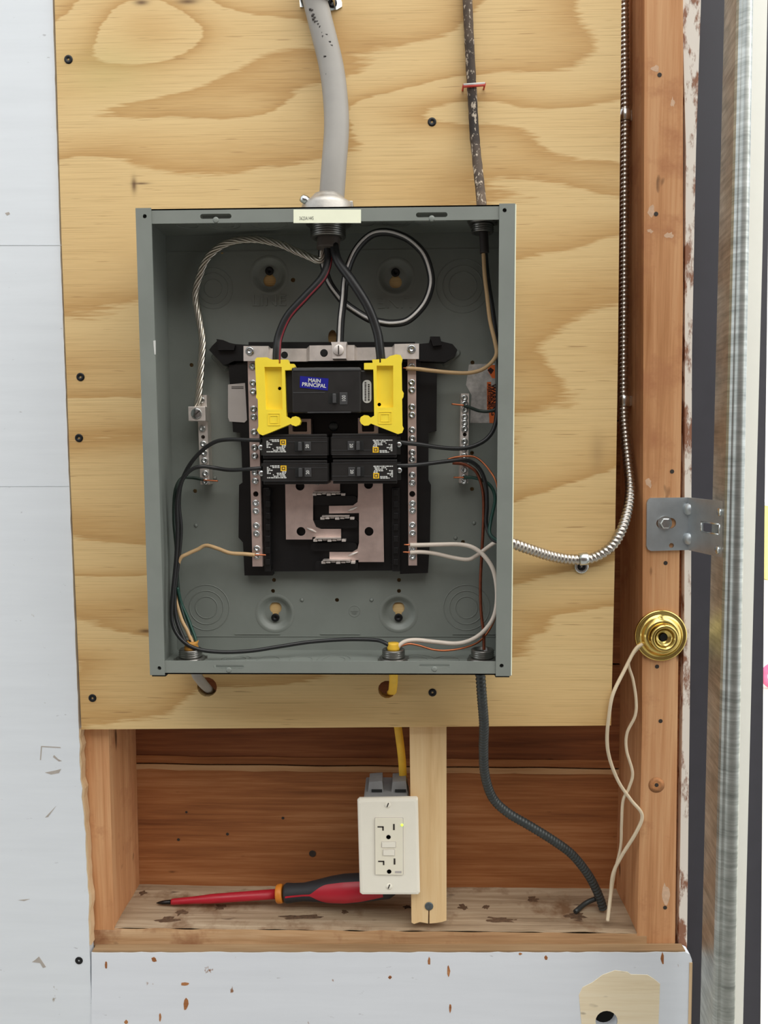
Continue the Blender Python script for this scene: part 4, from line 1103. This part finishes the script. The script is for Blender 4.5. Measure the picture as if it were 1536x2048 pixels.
# ================================================================== connectors
def threaded(name, x, y, z, s_, R, label, rings=3, mat='connector_zinc'):
    """connector through the top (s_=-1: protrudes downwards) or bottom wall (s_=1)"""
    r = empty(name, (x, y, z)); tag(r, label, 'connector')
    prof = [(R * 1.35, -0.001 * s_), (R * 1.35, 0.0028 * s_), (R * 1.18, 0.0032 * s_), (R * 1.0, 0.0034 * s_)]
    m = MB().lathe(prof, (x, y, z), 'z', 28, True, True)
    m.build('locknut', mat, r)
    t_ = MB(); h = 0.0034
    pr = []
    for k in range(rings):
        pr += [(R, (h + k * 0.0022) * s_), (R * 1.10, (h + k * 0.0022 + 0.0008) * s_), (R, (h + k * 0.0022 + 0.0019) * s_)]
    pr += [(R * 0.8, pr[-1][1]), (R * 0.78, 0.001 * s_)]
    t_.lathe(pr, (x, y, z), 'z', 28, True, False).build('thread', mat, r)
    for k in range(6):
        a = k * math.pi / 3 + 0.3
        MB().box(x + R * 1.42 * math.cos(a) - 0.0014, x + R * 1.42 * math.cos(a) + 0.0014, y + R * 1.42 * math.sin(a) - 0.0014, y + R * 1.42 * math.sin(a) + 0.0014, *(sorted((z, z + 0.0026 * s_)))).build('nut_lug', mat, r)
    return r
zt, zb = hz - T, -hz + T
cx_ = P(656, 446, -0.050).x
threaded('cable_connector', cx_, -0.050, zt, -1, 0.0165, 'large grey threaded connector inside the box top under the sticker', 6)
threaded('cable_connector', P(965, 470, -0.046).x, -0.046, zt, -1, 0.0105, 'small dark connector inside the top right corner of the box', 4)
for u_, lab in ((381, 'round metal connector in the bottom left corner of the box'), (787, 'round metal connector at the bottom middle of the box'), (965, 'round metal connector in the bottom right corner of the box')):
    threaded('cable_connector', P(u_, 1300, -0.046).x, -0.046, zb, 1, 0.0112, lab, 4)
# cast clamp on the outside of the top
cl = empty('cable_clamp', (cx_, -0.050, hz)); tag(cl, 'cast metal cable clamp on top of the box around the thick grey cable', 'clamp')
MB().lathe([(0.0270, 0.0), (0.0265, 0.012), (0.0255, 0.0150), (0.0200, 0.0185), (0.0160, 0.0220), (0.0140, 0.0245), (0.0128, 0.0247), (0.0126, 0.0)], (cx_, -0.050, hz + 0.0005), 'z', 28, True, False).build('body', 'cast_zinc', cl)
MB().lathe([(0.0052, 0.0), (0.0052, 0.004), (0.0036, 0.006), (0.0003, 0.0065)], (cx_ - 0.0225, -0.062, hz + 0.0150), (0.45, -0.5, 0.7), 14).build('clamp_screw', 'zinc_screw', cl)
MB().box(cx_ + 0.016, cx_ + 0.026, -0.060, -0.045, hz + 0.0005, hz + 0.0165, 0.001).build('clamp_ear', 'cast_zinc', cl)

# ================================================================== cables
def oval_cable(name, pts, r, mat, flat=0.62, parent=None):
    path = spline([P(*p) for p in pts], 0.004)
    return MB().tube(path, r, 16, True, flat).build(name, mat, parent), path
sc_root = empty('service_cable', P(662, 405, -0.05))
tag(sc_root, 'thick grey oval service cable hanging down into the box top', 'cable')
o, gp = oval_cable('jacket', [(612, -120, -.012), (626, -20, -.013), (640, 40, -.016), (662, 130, -.022), (671, 200, -.030), (673, 260, -.038), (668, 330, -.046), (663, 400, -.050), (660, 440, -.050)], 0.0128, 'gray_jacket', 0.70, sc_root)
oval_cable('jacket_end', [(658, 440, -.050), (658, 470, -.050), (656, 498, -.052)], 0.0118, 'jacket_dark', 0.75, sc_root)
marks = MB(); rnd = random.Random(5)
for (u_, v_) in ((622, 18), (624, 30), (627, 36), (632, 41), (636, 47), (641, 54), (646, 66), (650, 71), (648, 74), (660, 84), (662, 89), (651, 114), (655, 150)):
    for k in range(2):
        c = P(u_ + rnd.uniform(-3, 3), v_ + rnd.uniform(-2, 2), 0)
        yy = -0.0225 - 0.010 * min(1, max(0, (v_) / 160))
        c = P(u_ + rnd.uniform(-2, 3), v_ + rnd.uniform(-2, 2), yy)
        marks.box(c.x - 0.0012, c.x + 0.0012, c.y - 0.0002, c.y + 0.003, c.z - 0.0006, c.z + 0.0006)
marks.build('jacket_print', 'print_black', sc_root, 'worn dark print')
# strap at the top
sp = empty('cable_strap', P(640, 10, 0)); tag(sp, 'galvanised two-hole strap holding the grey cable at the picture top', 'strap')
s = MB(); prof = []
c0 = P(636, 2, 0.0)
for k in range(-2, 15):
    a = math.pi * k / 12
    prof.append((c0.x + 0.0185 * math.cos(a), -0.012 - 0.0165 * math.sin(a) if 0 <= k <= 12 else -0.0012))
pr = [(c0.x + 0.0185, -0.0012)] + [(c0.x + 0.0185 * math.cos(math.pi * k / 12), -0.012 - 0.0165 * math.sin(math.pi * k / 12)) for k in range(13)] + [(c0.x - 0.0185, -0.0012)]
for x, y in pr:
    sx_ = (x - c0.x) * 0.95
    for z in (c0.z - 0.004 - 0.004 * (x - c0.x) / 0.0185, c0.z + 0.02):
        s.v.append(Vector((x, y, z)))
for x, y in pr:
    dx, dy = (x - c0.x), (y + 0.012)
    for z in (c0.z - 0.004 - 0.004 * (x - c0.x) / 0.0185, c0.z + 0.02):
        s.v.append(Vector((c0.x + dx * 0.93, y + 0.0012, z)))
n = len(pr)
for i in range(n - 1):
    s.f.append((2 * i, 2 * i + 1, 2 * i + 3, 2 * i + 2)); s.s.append(True)
    q = 2 * n
    s.f.append((q + 2 * i, q + 2 * i + 1, q + 2 * i + 3, q + 2 * i + 2)); s.s.append(True)
    s.f.append((2 * i, 2 * i + 2, q + 2 * i + 2, q + 2 * i)); s.s.append(False)
s.build('hoop', 'galvanized_bright', sp)
MB().prism(poly([(650, -30), (672, -28), (684, 5), (684, 13), (674, 19), (656, 22), (650, 16)], -0.0018), -0.0018, 0.0).build('ear', 'galvanized_bright', sp)
MB().prism(poly([(597, -30), (615, -30), (615, 14), (600, 14)], -0.0018), -0.0018, 0.0).build('ear', 'galvanized_bright', sp)
ss = place('strap_screw', scr, P(665, 6, -0.002), sp); ss.scale = (1.05, 1.05, 1.05)

# old cloth cable down to the box top
path = spline([P(*p) for p in [(929, -150, -.006), (935, 0, -.006), (940, 110, -.006), (945, 200, -.007), (949, 270, -.010), (955, 330, -.020), (961, 385, -.036), (964, 420, -.046), (966, 446, -.046)]], 0.003)
rad = [0.0050 + 0.0005 * noise.noise(Vector((i * 0.3, 0, 0))) for i in range(len(path))]
cb = MB().tube(path, rad, 12).build('cloth_cable', 'cloth_cable')
tag(cb, 'old speckled dark brown cable running down to the box top', 'cable')
stp = empty('cable_staple', P(948, 169, 0)); tag(stp, 'red and white staple over the old brown cable', 'staple')
a = P(927, 170, -0.0125); b = P(970, 167, -0.0125)
MB().tube([a, b], 0.0014, 8).build('crown', 'print_white', stp)
MB().tube([a + Vector((0, 0, -0.0016)), b + Vector((0, 0, -0.0016))], 0.0013, 8).build('insulator', 'staple_red', stp)
for e in (a, b):
    MB().tube([e, Vector((e.x, 0.0005, e.z))], 0.0010, 8).build('leg', 'staple_red', stp)
# stub inside the box
stb = MB().tube(spline([P(966, 455, -.046), P(968, 480, -.046), P(969, 506, -.046)], 0.003), 0.0046, 12).build('cable_stub', 'print_black')
tag(stb, 'short dark cable stub below the small top right connector', 'cable')

def armored(name, pts, r, pitch, amp, mat, label, n=12):
    path = spline([P(*p) for p in pts], pitch / 5)
    m_ = MB(); d = 0; R_ = []
    for i, p in enumerate(path):
        if i: d += (p - path[i - 1]).length
        ph = d / pitch * 2 * math.pi
        R_.append((lambda ph_: (lambda i_, k_, a_: r * (1 + amp * (abs(math.sin((ph_ - a_) / 2)) * 2 - 1.2))))(ph))
    m_.tube(path, R_, n)
    return tag(m_.build(name, mat), label, 'cable')
armored('armored_cable', [(1000, 1085, -.046), (1022, 1086, -.044), (1060, 1099, -.034), (1105, 1113, -.018), (1145, 1119, -.009), (1185, 1116, -.008), (1222, 1094, -.009), (1243, 1060, -.003), (1255, 1020, .012), (1260, 978, .027), (1256, 930, .041), (1250, 870, .052), (1246, 800, .058), (1247, 600, .062), (1248, 400, .062), (1249, 232, .062), (1247, 0, .062), (1246, -200, .062)], 0.0054, 0.0048, 0.12, 'armor_silver', 'silver spiral armoured cable leaving the box right side and rising along the post')
armored('armored_cable', [(958, 1302, -.046), (961, 1352, -.046), (964, 1395, -.042), (968, 1450, -.026), (967, 1500, -.010), (970, 1550, .006), (985, 1595, .018), (1015, 1625, .024), (1060, 1652, .028), (1105, 1680, .034), (1145, 1710, .042), (1178, 1752, .050), (1198, 1792, .054), (1206, 1816, .055)], 0.0052, 0.0042, 0.10, 'armor_dark', 'dark grey armoured cable dropping from the box bottom to the sill')

# one-hole straps for the armoured cable
def one_hole(u_, v_, Y, dirv, label, ear):
    c = P(u_, v_, Y)
    r = empty('cable_strap', c); tag(r, label, 'strap', 'armoured cable straps')
    d = Vector(dirv).normalized()
    m = MB().tube([c - d * 0.0050, c - d * 0.0044, c + d * 0.0044, c + d * 0.0050], [0.0060, 0.0070, 0.0070, 0.0060], 16)
    m.build('saddle', 'galvanized_bright', r)
    eu, ev, eY = ear
    e = P(eu, ev, eY)
    MB().lathe([(0.0078, -0.0012), (0.0078, 0.0010), (0.0060, 0.0014), (0.0042, 0.0008), (0.0003, 0.0006)], e, '-y', 18).build('ear', 'galvanized_bright', r)
    sc2 = place('strap_screw', scr, e + Vector((0, -0.0014, 0)), r)
    return r
one_hole(1167, 1118, -0.0085, (1, 0, 0.1), 'bright one-hole strap on the silver cable on the plywood', (1163, 1133, -0.001))
def side_strap(u_, v_, Y, label):
    c = P(u_, v_, Y)
    r = empty('cable_strap', c); tag(r, label, 'strap', 'armoured cable straps')
    MB().lathe([(0.0066, -0.006), (0.0072, -0.0054), (0.0072, 0.0054), (0.0066, 0.006)], c, 'z', 16).build('saddle', 'galvanized_bright', r)
    MB().box(c.x + 0.004, c.x + 0.018, c.y - 0.001, c.y + 0.0012, c.z - 0.0055, c.z + 0.0055, 0.0004).build('ear', 'galvanized_bright', r)
    MB().lathe([(0.0036, -0.001), (0.0036, 0.0016), (0.0003, 0.0018)], (c.x + 0.0135, c.y - 0.001, c.z), '-y', 12).build('strap_screw', 'zinc_dull', r)
side_strap(1249, 232, .062, 'upper strap on the armoured cable in the dark gap')
side_strap(1247, 802, .058, 'lower strap on the armoured cable in the dark gap')

# yellow cable: out of the box bottom, through the plywood, down to the outlet
yc = empty('yellow_cable', P(786, 1390, 0)); tag(yc, 'flat yellow cable from the box bottom through the plywood to the outlet', 'cable')
path = spline([P(*p) for p in [(787, 1300, -.046), (787, 1340, -.044), (787, 1362, -.034), (785, 1382, -.012), (782, 1386, .006), (785, 1396, .024), (792, 1430, .034), (798, 1470, .038), (804, 1520, .042), (806, 1562, .046), (805, 1580, .048)]], 0.003)
MB().tube(path, 0.0047, 12, True, 0.55).build('jacket', 'yellow_jacket', yc)
MB().lathe([(0.0062, 0.0), (0.0068, 0.003), (0.0056, 0.007), (0.0058, 0.0085), (0.0010, 0.0080)], (P(787, 1300, -.046).x, -.046, zb + 0.010), 'z', 10).build('jacket_end', 'yellow_jacket', yc)
gc = empty('gray_cable', P(408, 1375, 0)); tag(gc, 'short grey cable entering the ragged hole below the box left corner', 'cable')
path = spline([P(*p) for p in [(385, 1300, -.046), (392, 1345, -.040), (402, 1362, -.022), (412, 1374, -.004), (420, 1382, .014), (428, 1395, .03)]], 0.003)
MB().tube(path, 0.0058, 12, True, 0.7).build('jacket', 'gray_jacket', gc)
MB().lathe([(0.0072, 0.0), (0.0078, 0.004), (0.0066, 0.008), (0.0080, 0.011), (0.0030, 0.010)], (P(383, 1298, -.046).x, -.046, zb + 0.009), 'z', 12).build('jacket_end', 'amber_jacket', gc)

# ================================================================== outlet
OY = 0.0055
a, b = P(715, 1592, OY), P(838, 1785, OY)
rot_outlet = 0.0
ou = empty('outlet', P(777, 1785, OY)); tag(ou, 'ivory wall outlet with cover plate and test buttons, above the screwdriver handle', 'outlet')
pl0 = poly([(719, 1594), (833, 1592), (836, 1595), (840, 1781), (837, 1785), (724, 1785), (720, 1782), (715, 1598)], OY + 0.006)
cxp = sum(p[0] for p in pl0) / len(pl0); czp = sum(p[1] for p in pl0) / len(pl0)
ins = lambda k, kz: [(cxp + (x - cxp) * k, czp + (z - czp) * kz) for x, z in pl0]
plm = MB(); lay = [(1.0, 1.0, 0.0060), (1.0, 1.0, 0.0030), (0.965, 0.98, 0.0006), (0.90, 0.94, 0.0)]
for kx, kz, yy in lay:
    plm.v += [Vector((x, OY + yy, z)) for x, z in ins(kx, kz)]
nn = len(pl0)
for L0 in range(3):
    for i in range(nn):
        plm.f.append((L0 * nn + i, L0 * nn + (i + 1) % nn, (L0 + 1) * nn + (i + 1) % nn, (L0 + 1) * nn + i)); plm.s.append(False)
plm.f.append(tuple(range(nn))); plm.s.append(False)
plm.f.append(tuple(3 * nn + i for i in range(nn))); plm.s.append(False)
cp = plm.build('cover_plate', 'ivory_plastic', ou)
for u_, v_ in ((775.5, 1610), (778, 1773)):
    q = MB().lathe([(0.0036, 0.0), (0.0036, 0.0004), (0.0028, 0.0008), (0.0003, 0.0009)], P(u_, v_, OY), '-y', 16).build('plate_screw', 'ivory_plastic', cp)
    slotted(P(u_, v_, OY - 0.0009), 0.0026, 1.2, q, OY - 0.0009)
dq = poly([(750, 1637), (803, 1637), (806, 1747), (752, 1749)], OY - 0.0014)
xs0 = [p[0] for p in dq]; zs0 = [p[1] for p in dq]
MB().prism(rrect(min(xs0) - 0.0005, max(xs0) + 0.0005, min(zs0) - 0.0005, max(zs0) + 0.0005, 0.001), OY - 0.0004, OY + 0.001).build('device_gap', 'label_gray', ou)
dv = MB().prism(rrect(min(xs0), max(xs0), min(zs0), max(zs0), 0.0008), OY - 0.0016, OY + 0.001).build('receptacle', 'ivory_device', ou)
DY = OY - 0.0017
def dbox(u0, v0, u1, v1, name, mat, dy=0.0):
    a, b = P(u0, v0, DY), P(u1, v1, DY)
    return MB().box(a.x, b.x, DY - 0.0002 - dy, DY + 0.001, b.z, a.z).build(name, mat, dv)
for dv_ in (0, 69):
    du = 1.3 if dv_ else 0
    dbox(755 + du, 1652.5 + dv_, 767 + du, 1655 + dv_, 'slot', 'slot_dark')
    dbox(764.5 + du, 1653 + dv_, 767.5 + du, 1661 + dv_, 'slot', 'slot_dark')
    dbox(786 + du, 1648 + dv_, 789.5 + du, 1660 + dv_, 'slot', 'slot_dark')
    MB().lathe([(0.0026, 0.0002), (0.0003, 0.0002)], P(777 + du, 1674 + dv_, DY), '-y', 14).build('ground_hole', 'slot_dark', dv)
for u0, v0, u1, v1, lab in ((764, 1684, 791, 1694, 'test button'), (766.5, 1699.5, 789, 1710, 'reset button')):
    dbox(u0 - 0.8, v0 - 0.8, u1 + 0.8, v1 + 0.8, 'button_gap', 'label_gray', 0.0001)
    bt = dbox(u0, v0, u1, v1, 'button', 'ivory_plastic', 0.0008); bt['label'] = lab
dbox(790, 1742, 803, 1746, 'small_print', 'label_gray')
MB().lathe([(0.0016, 0.0), (0.0014, 0.0008), (0.0003, 0.0010)], P(804, 1650, DY), '-y', 12).build('indicator_light', 'led_green', dv, 'lit green indicator')
# box body behind the plate
a, b = P(728, 1590, 0.02), P(818, 1780, 0.02)
MB().box(a.x, b.x - 0.001, OY + 0.0062, 0.070, b.z, a.z, 0.002).build('back_box', 'gray_pvc', ou, 'grey plastic box behind the plate')
for u0, u1 in ((735, 770), (782, 818)):
    a, b = P(u0, 1562, 0.035), P(u1, 1592, 0.035)
    tb = MB().prism(poly([(u0, 1592), (u0 + 3, 1564), (u1 - 6, 1562), (u1 - 4, 1580), (u1, 1592)], 0.028), 0.028, 0.052).build('cable_clip', 'gray_pvc', ou, 'grey cable clip on the box top')
    a, b = P(u0 + 8, 1580, 0.026), P(u1 - 6, 1585, 0.026)
    MB().box(a.x, b.x, 0.0265, 0.030, b.z, a.z).build('clip_slot', 'dark_recess', tb)

# ================================================================== screwdriver lying on the sill
tip = PZ(313, 1806, sill_z + 0.0026); 
h0 = P(568, 1785, tip.y - 0.004); h1 = P(790, 1770, tip.y - 0.012)
sd = empty('screwdriver', (h0.x, h0.y, sill_z)); tag(sd, 'red and black insulated screwdriver lying on the sill, tip to the left', 'screwdriver')
ax = (h1 - tip).normalized()
def along(px): return (P(px, 1790, tip.y - 0.006) - tip).dot(ax)
d0, d1, d2, d3 = along(338), along(556), along(570), along(798)
MB().lathe([(0.0004, 0.0), (0.0014, 0.003), (0.0024, 0.008), (0.0028, d0)], tip, tuple(ax), 12).build('tip', 'steel_dark', sd)
MB().lathe([(0.0034, d0 - 0.0004), (0.0038, d0 + 0.002), (0.0044, d0 + 0.03), (0.0056, d0 + 0.05), (0.0058, d1)], tip, tuple(ax), 16).build('shaft', 'driver_red', sd)
MB().lathe([(0.0098, d1 - 0.0015), (0.0110, d1), (0.0112, d1 + 0.004), (0.0104, d2 - 0.002)], tip, tuple(ax), 20).build('collar', 'driver_orange', sd)
Lh = d3 - d2
hp = [(0.0102, 0), (0.0118, 0.003), (0.0108, 0.012), (0.0104, 0.024), (0.0124, 0.040), (0.0154, 0.058), (0.0170, 0.075), (0.0166, 0.092), (0.0145, Lh - 0.010), (0.0100, Lh - 0.002), (0.003, Lh)]
MB().lathe([(r_, d2 + h_) for r_, h_ in hp], tip, tuple(ax), 24).build('handle', 'driver_black', sd)
# red inlay on the viewer's side of the handle
e1 = Vector((0, -1, 0.16)); e1 = (e1 - ax * e1.dot(ax)).normalized(); e2 = ax.cross(e1)
def hr(h):
    for (r0, a0), (r1, a1) in zip(hp, hp[1:]):
        if a0 <= h <= a1: return r0 + (r1 - r0) * (h - a0) / (a1 - a0)
    return hp[-1][0]
m = MB(); rows = 40; colsn = 8
for i in range(rows + 1):
    h = 0.003 + (Lh - 0.020) * i / rows
    if h < 0.034: w = 0.09
    elif h < 0.056: w = 0.09 + 0.70 * math.sin((h - 0.034) / 0.022 * math.pi / 2)
    else: w = 0.79 * (1 - 0.5 * max(0, (h - (Lh - 0.045)) / 0.045))
    for k in range(colsn + 1):
        th = w * (2 * k / colsn - 1)
        r_ = hr(h) + 0.0004
        m.v.append(tip + ax * (d2 + h) + (e1 * math.cos(th) + e2 * math.sin(th)) * r_)
for i in range(rows):
    for k in range(colsn):
        q = i * (colsn + 1) + k
        m.f.append((q, q + 1, q + colsn + 2, q + colsn + 1)); m.s.append(True)
m.build('grip_inlay', 'driver_red', sd)

# ================================================================== brass fitting and its wires
BRZ = STUD_Y
c = P(1320, 1270, BRZ)
bf = empty('brass_fitting', c); tag(bf, 'round polished brass fitting with a dark centre hole on the post', 'fitting')
R = mm(52, 1320, 1270, BRZ - 0.003)
MB().lathe([(R * 0.97, 0.0), (R, 0.002), (R * 0.985, 0.0038), (R * 0.93, 0.0042), (R * 0.86, 0.0030), (R * 0.82, 0.0032), (R * 0.74, 0.0060), (R * 0.66, 0.0100), (R * 0.60, 0.0108), (R * 0.56, 0.0108)], c, '-y', 48, True, True).build('base_ring', 'brass', bf)
MB().lathe([(R * 0.57, 0.0100), (R * 0.54, 0.0150), (R * 0.50, 0.0172), (R * 0.44, 0.0178), (R * 0.38, 0.0168), (R * 0.34, 0.0135), (R * 0.26, 0.0115), (R * 0.16, 0.0112), (R * 0.12, 0.0095)], c, '-y', 40, True, False).build('inner_cup', 'brass', bf)
MB().lathe([(R * 0.15, 0.0117), (R * 0.12, 0.0119), (R * 0.01, 0.0112)], c, '-y', 20).build('centre_hole', 'breaker_deep', bf)
wire('bell_wire', [(1285, 1288, .012), (1270, 1300, .010), (1248, 1342, .004), (1226, 1388, -.004), (1218, 1430, -.003), (1214, 1480, .002), (1220, 1520, .008), (1238, 1565, .012), (1262, 1600, .013), (1284, 1630, .012), (1272, 1665, .012), (1243, 1712, .020), (1226, 1748, .026), (1221, 1790, .030), (1215, 1842, .022)], 0.0020, 'wire_cream', 'thicker cream bell wire crossing in front of the plywood edge')
wire('bell_wire', [(1282, 1290, .013), (1266, 1308, .012), (1257, 1328, .012), (1266, 1360, .012), (1272, 1400, .012), (1270, 1432, .012), (1254, 1466, .014), (1253, 1500, .014), (1265, 1545, .013), (1258, 1575, .014), (1246, 1602, .016), (1243, 1650, .020), (1241, 1695, .026), (1228, 1750, .030), (1221, 1800, .034), (1220, 1816, .034)], 0.0017, 'wire_cream', 'thinner cream bell wire hanging beside the post in the bay')
# small debris stick on the sill
MB_ = MB().tube(spline([PZ(1150, 1824, sill_z + 0.002), PZ(1172, 1806, sill_z + 0.006), PZ(1192, 1797, sill_z + 0.012)], 0.004), 0.0028, 8).build('cable_scrap', 'armor_dark')
tag(MB_, 'short dark scrap lying on the sill beside the armoured cable end', 'scrap')

# ================================================================== door track and bracket
tr = empty('door_track', P(1450, 2300, -0.05)); tag(tr, 'galvanised vertical garage door track at the right edge', 'track')
def track_pts(v_, e):
    """plan profile of the track at image row v_: web edge, near corner, rolled lip"""
    ub = 1449 - 0.0240 * v_; un = 1476 - 0.0235 * v_; ur = 1507 - 0.0165 * v_
    return P(ub, v_, -0.026), P(un, v_, -0.074), P(ur, v_, -0.076)
sec = []
for v_ in (-250, 2320):
    A, Bn, Cr = track_pts(v_, 0)
    w = Cr.x - Bn.x
    loop = [(A.x, A.y), (Bn.x, Bn.y + 0.004), (Bn.x + 0.0012, Bn.y + 0.0008), (Bn.x + 0.003, Bn.y - 0.001)]
    for k in range(9):                      # rounded rolled front lip
        a = math.pi * (0.92 - 0.92 * k / 8)
        loop.append((Bn.x + w * (0.62 + 0.38 * math.cos(a)), Bn.y + 0.001 - 0.006 * math.sin(a)))
    loop += [(Cr.x, Bn.y + 0.010), (Cr.x - 0.002, Bn.y + 0.010), (Cr.x - 0.003, Bn.y + 0.003), (Bn.x + 0.006, Bn.y + 0.0022), (Bn.x + 0.0022, Bn.y + 0.006), (A.x + 0.002, A.y - 0.004), (A.x + 0.020, A.y - 0.002), (A.x + 0.020, A.y)]
    sec.append((loop, A.z))
m = MB(); n = len(sec[0][0])
NZ = 24
for j in range(NZ + 1):
    f_ = j / NZ
    for (x0_, y0_), (x1_, y1_) in zip(sec[0][0], sec[1][0]):
        m.v.append(Vector((x0_ + (x1_ - x0_) * f_, y0_ + (y1_ - y0_) * f_, sec[0][1] + (sec[1][1] - sec[0][1]) * f_)))
for j in range(NZ):
    for i in range(n):
        m.f.append((j * n + i, j * n + (i + 1) % n, (j + 1) * n + (i + 1) % n, (j + 1) * n + i)); m.s.append(2 < i < 13)
m.f += [tuple(range(n)), tuple(NZ * n + i for i in range(n))]; m.s += [False, False]
m.build('rail', 'track_steel', tr)
for u_, v_ in ((1421, 1962), (1419, 1998)):
    MB().lathe([(0.0020, 0.0), (0.0016, 0.001), (0.0003, 0.0012)], P(u_, v_, -0.04), (-1, -0.3, 0), 10).build('rivet', 'galvanized_bright', tr)
bk = empty('track_bracket', P(1335, 1100, STUD_Y)); tag(bk, 'galvanised angle bracket bolting the track to the post', 'bracket')
YB = STUD_Y - 0.003
qa = [(1294, 1006), (1296, 1000), (1301, 996), (1377, 995), (1377, 1100), (1302, 1102), (1296, 1099), (1293, 1092)]
MB().prism(poly(qa, YB), YB, STUD_Y - 0.0004, [slot(1313, 1352, 1036, 1057, YB), circ(1343, 1091, 5, YB, 12)]).build('foot_plate', 'galvanized', bk)
A1, A2 = P(1376, 995, YB), P(1376, 1100, YB)
B1_, B2 = P(1452, 1003, -0.070), P(1448, 1116, -0.070)
th = Vector((0.0024, 0, 0))
f1 = lambda s_, r_: (A1.lerp(B1_, s_)).lerp(A2.lerp(B2, s_), r_)
leg = MB()
grid = [(0, .0), (.42, .0), (.42, .40), (.42, .60)]
def cell(s0, s1, r0, r1):
    v = [f1(s0, r0), f1(s1, r0), f1(s1, r1), f1(s0, r1)]
    leg.add([x for x in v] + [x + th for x in v], [(0, 1, 2, 3), (7, 6, 5, 4), (0, 1, 5, 4), (1, 2, 6, 5), (2, 3, 7, 6), (3, 0, 4, 7)])
for s0, s1, r0, r1 in ((0, 1, 0, .42), (0, 1, .60, 1), (0, .38, .42, .60), (.86, 1, .42, .60)):
    cell(s0, s1, r0, r1)
leg.build('standing_leg', 'galvanized', bk)
fr = MB()
for (s0, r0), (s1, r1) in (((.38, .42), (.86, .42)), ((.86, .42), (.86, .60)), ((.86, .60), (.38, .60)), ((.38, .60), (.38, .42))):
    fr.tube([f1(s0, r0), f1(s1, r1)], 0.0009, 8)
fr.build('slot_rim', 'galvanized_bright', bk)
for s_, r_ in ((.02, .22), (.02, .78)):
    MB().lathe([(0.0070, 0.0), (0.0058, 0.0022), (0.002, 0.004), (0.0003, 0.0042)], f1(s_, r_) + Vector((-0.0005, -0.001, 0)), (-0.7, -0.7, 0), 14).build('corner_gusset', 'galvanized', bk)
for s_, r_ in ((.86, .2), (.84, .88)):
    MB().lathe([(0.0045, 0.0), (0.0038, 0.0018), (0.0003, 0.0022)], f1(s_, r_), (-1, -0.1, 0), 14).build('rivet', 'galvanized_bright', bk)
bo = MB().lathe([(0.0080, 0.0), (0.0080, 0.0012)], P(1329, 1046, YB), '-y', 20)
bo.lathe([(0.0062, 0.0012), (0.0062, 0.0050), (0.0052, 0.0058), (0.0003, 0.0058)], P(1329, 1046, YB), '-y', 6, False)
bo.build('lag_bolt', 'galvanized_bright', bk, 'hexagonal lag bolt head')
# added near-black backing that paints shade into the lower panel's drilled hole
bb = MB().box(P(1100, 2042, 0.02).x, P(1340, 2042, 0.02).x, 0.085, 0.1, P(1200, 2330, 0.02).z, sill_z - 0.042).build('added_hole_backing', 'shade_backing'); bb['kind'] = 'structure'
